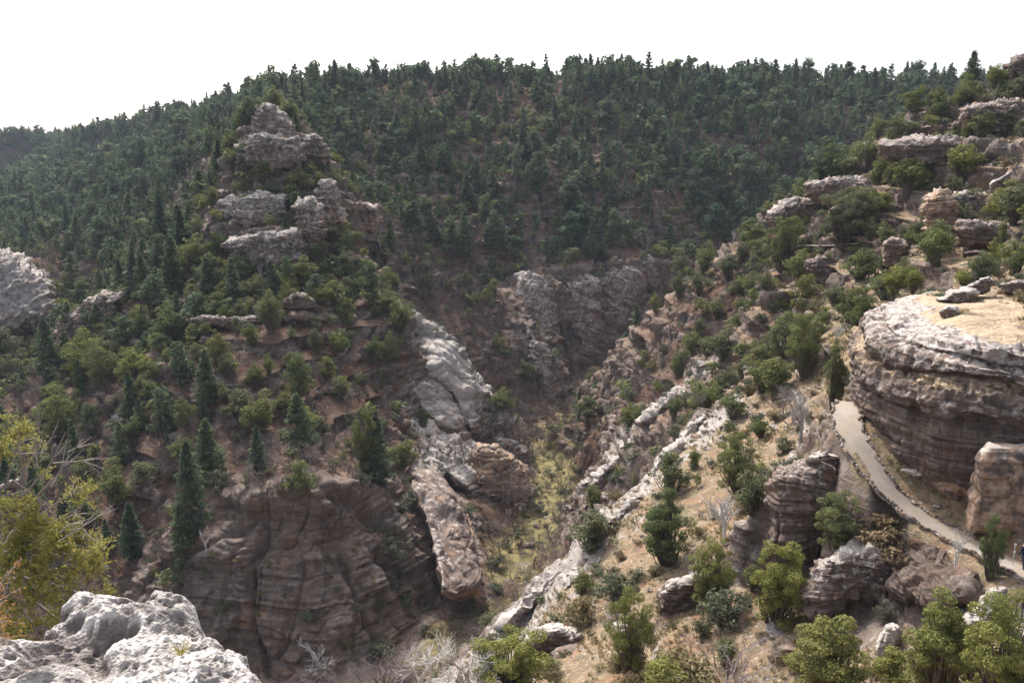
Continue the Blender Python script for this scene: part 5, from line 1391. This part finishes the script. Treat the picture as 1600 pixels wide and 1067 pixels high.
bp = ground_pts(1500, -20, 100, 34, 160, lambda W_, x, y: .22 * sstep(-.3, .3, nz(x, y, 10, 7)))[:150]
bp += ground_pts(1500, -120, 150, 120, 300, lambda W_, x, y: .2 + 0 * x)[:80]
for x, y, z in bp:
    b = link("boulder", BM[rs5.randint(8)], None, (x, y, z)); s = (.35 + .55 * rs5.rand() ** 2) * (1 if y < 90 else 1.7)
    b.scale = (s * 1.2, s, s * .8); b.rotation_euler = (rs5.randn() * .2, rs5.randn() * .2, rs5.rand() * 6)
    px, py, _ = proj((x, y, z)); rg = region(px, py, y)
    tag(b, "weathered grey boulder " + rg, "boulder", "loose boulders " + rg)
# dry grass tufts
gp = ground_pts(48000, -20, 70, 31, 100, lambda W_, x, y: np.clip(W_[:, 2] - .3 * W_[:, 1], 0, 1) * .6 * sstep(-.35, .3, nz(x, y, 4, 1)), .5)
gt = []
for i in range(5):
    rr = np.random.RandomState(i); k = 16; a = rr.rand(k) * 6.28; l = .5 + .5 * rr.rand(k); s = .5 + .5 * rr.rand(k)
    b0 = np.stack([np.cos(a) * .12, np.sin(a) * .12, 0 * a], 1); tip = np.stack([np.cos(a) * s * .7, np.sin(a) * s * .7, l], 1)
    sd = np.stack([-np.sin(a), np.cos(a), 0 * a], 1) * .07
    V = np.stack([b0 - sd, b0 + sd, tip], 1).reshape(-1, 3); gt.append((V, np.arange(3 * k).reshape(k, 3), np.zeros(k, int)))
M_GRASS = leaf_mat("dry_grass", [(.300, .230, .120), (.380, .300, .170), (.230, .200, .100), (.420, .350, .220)], .3)
V, F, M, A = merge_inst(gt, [(rs5.randint(5), p, rs5.rand() * 6, .22 + .25 * rs5.rand(), rs5.rand()) for p in gp])
me = mesh_np("dry_grass", V, F, [M_GRASS], smooth=False); addattr(me, "v", A); tag(link("dry_grass", me), kind="stuff")
print("rubble", len(rub), "grass", len(gp), "boulders", len(bp))

# ------------------------------------------------------------------ foreground juniper
def fore_tree():
    rs = np.random.RandomState(77)
    root = link("juniper_tree", None, None, (-4.3, 5.6, -5.2))
    tag(root, "yellow-green juniper with grey twigs at the left edge, close to the camera", "juniper")
    o = np.array([-4.3, 5.6, -5.2])
    # crown masses: photo column, row, distance, radius (m)
    M_ = [(10,655,5.4,.13),(35,672,5.5,.12),(62,690,5.6,.10),(40,705,5.5,.13),(5,700,5.3,.16),(85,745,5.6,.10),(110,770,5.7,.14),(130,790,5.7,.10),(60,745,5.5,.08),
          (20,800,5.3,.20),(60,810,5.4,.20),(95,830,5.5,.22),(130,845,5.6,.18),(155,862,5.7,.13),(45,850,5.3,.25),(95,880,5.4,.25),(140,895,5.5,.20),(170,885,5.6,.10),(20,880,5.2,.22),(60,925,5.2,.22),(110,930,5.3,.20),(-40,700,5.4,.22),(-60,800,5.4,.3),(-50,900,5.3,.3),(0,930,5.1,.2),(150,935,5.4,.15),
          (60,985,5.2,.3),(-20,1000,5.2,.35),(120,990,5.3,.25)]
    twigs = []; C = []; D = []
    trunk_top = np.array(at(-5, 800, 5.6))
    stem = [o + [0, 0, -.1], o * .6 + trunk_top * .4 + [.1, 0, 0], trunk_top, np.array(at(38, 745, 5.55)), np.array(at(15, 670, 5.45))]
    for px, py, Y, R in M_:
        c = np.array(at(px, py, Y))
        b = trunk_top * .5 + c * .5 + np.array([-.12, .05, -.22]); root_p = stem[2] * .8 + stem[1] * .2 if py > 760 else stem[2] * .4 + stem[3] * .6
        twigs.append(tube([root_p, b, c], [.022, .014, .006], 5))
        R *= .82 if py > 780 else .7; n = int(195 * (R / .2) ** 2)
        dirs = rand_unit(rs, n); rr_ = R * rs.rand(n) ** .5 * (.85 + .3 * rs.rand(n))
        ends = c + dirs * rr_[:, None] * np.array([1, 1, .75])
        # clumping
        keep = vnoise(ends[:, 0] * 11, ends[:, 1] * 11, ends[:, 2] * 11) > -.02; ends = ends[keep]; dirs = dirs[keep]
        ends += np.stack([vnoise(ends[:, 0] * 9, ends[:, 1] * 9, ends[:, 2] * 9 + k * 7) for k in range(3)], 1) * .07
        for e in ends[::3]:
            m = (c + e) / 2 + rs.randn(3) * .02
            twigs.append(tube([c + rs.randn(3) * .02, m, e], [.0045, .003, .0015], 3))
        for e, dr in zip(ends, dirs):
            for q in range(4):
                d = dr * .6 + rs.randn(3) * .7 + np.array([0, 0, .45]); d /= np.linalg.norm(d)
                L = .035 + .035 * rs.rand()
                t = np.linspace(.1, 1, 4)
                C.append(e + d * L * t[:, None] + rs.randn(4, 3) * .006); D.append(np.repeat(d[None], 4, 0))
    C = np.concatenate(C); D = np.concatenate(D)
    V, F = leafquads(rs, C, rand_unit(rs, len(C)), .010 * (.7 + .8 * rs.rand(len(C))), 2.2, D)
    for k in range(26):       # bare grey twigs reaching out
        p = np.array(at(rs.uniform(-20, 110), rs.uniform(700, 900), 5.3 + rs.rand() * .3)); d = np.array([.5 + rs.randn() * .5, rs.randn() * .3, .5 + rs.randn() * .5]); d /= np.linalg.norm(d)
        L = .15 + .35 * rs.rand(); pts = [p, p + d * L * .5 + rs.randn(3) * .02, p + d * L + rs.randn(3) * .04]
        twigs.append(tube(pts, [.006, .004, .002], 4))
        for j in range(3):
            d2 = d + rs.randn(3) * .5; d2 /= np.linalg.norm(d2); twigs.append(tube([pts[1], pts[1] + d2 * L * .3, pts[1] + d2 * L * .55 + rs.randn(3) * .02], [.0035, .0025, .0012], 3))
    twigs.append(tube(catmull(stem, 6, closed=False), np.linspace(.07, .010, 25), 8))
    tv, tf = cat(twigs)
    mb = bark_mat("grey_juniper_bark", (.130, .105, .095), (.330, .290, .270))
    ml = leaf_mat("yellow_green_scale_leaves", [(.300, .295, .080), (.390, .365, .100), (.240, .260, .080), (.440, .370, .120)], .4)
    link("trunk", mesh_np("trunk", tv - o, tf, [mb]), root)
    link("crown", mesh_np("crown", V - o, F, [ml], smooth=False), root)
    # dry orange-tipped branch nearer the camera
    rs = np.random.RandomState(5); tw = []; C = []; D = []
    b0 = np.array(at(-60, 1010, 2.7)); r2 = link("dry_shrub", None, None, tuple(b0))
    tag(r2, "dried orange-tipped twiggy shrub at the left edge above the pitted rock", "dry shrub")
    for k in range(34):
        e = np.array(at(rs.uniform(-40, 42), rs.uniform(865, 1000), 2.62 + rs.rand() * .3)); m = (b0 + e) / 2 + rs.randn(3) * .03
        tw.append(tube([b0 + rs.randn(3) * .03, m, e], [.004, .0025, .001], 4))
        d = e - m; d /= np.linalg.norm(d); t = np.linspace(.2, 1.05, 16)
        C.append(m + (e - m) * t[:, None] + rs.randn(16, 3) * .008); D.append(d + rs.randn(16, 3) * .5)
    C = np.concatenate(C); D = np.concatenate(D)
    V, F = leafquads(rs, C, rand_unit(rs, len(C)), .0045 + 0 * C[:, 0], 4.5, D)
    tv, tf = cat(tw)
    link("twigs", mesh_np("twigs", tv - b0, tf, [mb]), r2)
    link("leaves", mesh_np("leaves", V - b0, F, [leaf_mat("dry_orange_leaves", [(.45, .22, .07), (.52, .32, .12), (.35, .25, .10)], .3)], smooth=False), r2)
    # small tuft on the rock
    p = np.array(at(283, 1022, 2.62)); C = []; D = []
    r3 = link("grass_tuft", None, None, tuple(p))
    vs = []
    for k in range(70):
        a = rs.rand() * 6.28; s = .02 + .05 * rs.rand(); tip = np.array([math.cos(a) * s, math.sin(a) * s, .02 + .05 * rs.rand()]); sd = np.array([-math.sin(a), math.cos(a), 0]) * .0012
        q = np.array([math.cos(a), math.sin(a), 0]) * .012 * rs.rand(); vs += [q - sd, q + sd, q + tip]
    m = link("blades", mesh_np("blades", np.array(vs), np.arange(210).reshape(70, 3), [leaf_mat("tuft_blades", [(.25, .24, .05), (.40, .28, .09)], .3)], smooth=False), r3)
    tag(r3, "small yellow-green grass tuft in a hollow of the pitted rock", "grass tuft")
fore_tree()

# ------------------------------------------------------------------ air
bx = np.array([(x, y, z) for z in (-110, 130) for y in (-260, 1480) for x in (-1560, 1560)], float)
hz = link("haze", mesh_np("haze", bx, np.array([(0,2,3,1),(4,5,7,6),(0,1,5,4),(2,6,7,3),(0,4,6,2),(1,3,7,5)]), [], smooth=False)); tag(hz, kind="stuff")
hm = bpy.data.materials.new("haze_air"); hm.use_nodes = True; hn = hm.node_tree.nodes; hn.remove(hn["Principled BSDF"])
pv = hn.new("ShaderNodeVolumePrincipled"); pv.inputs["Color"].default_value = (.72, .82, 1.0, 1); pv.inputs["Density"].default_value = HAZE_D
hm.node_tree.links.new(pv.outputs[0], hn["Material Output"].inputs["Volume"]); hz.data.materials.append(hm)
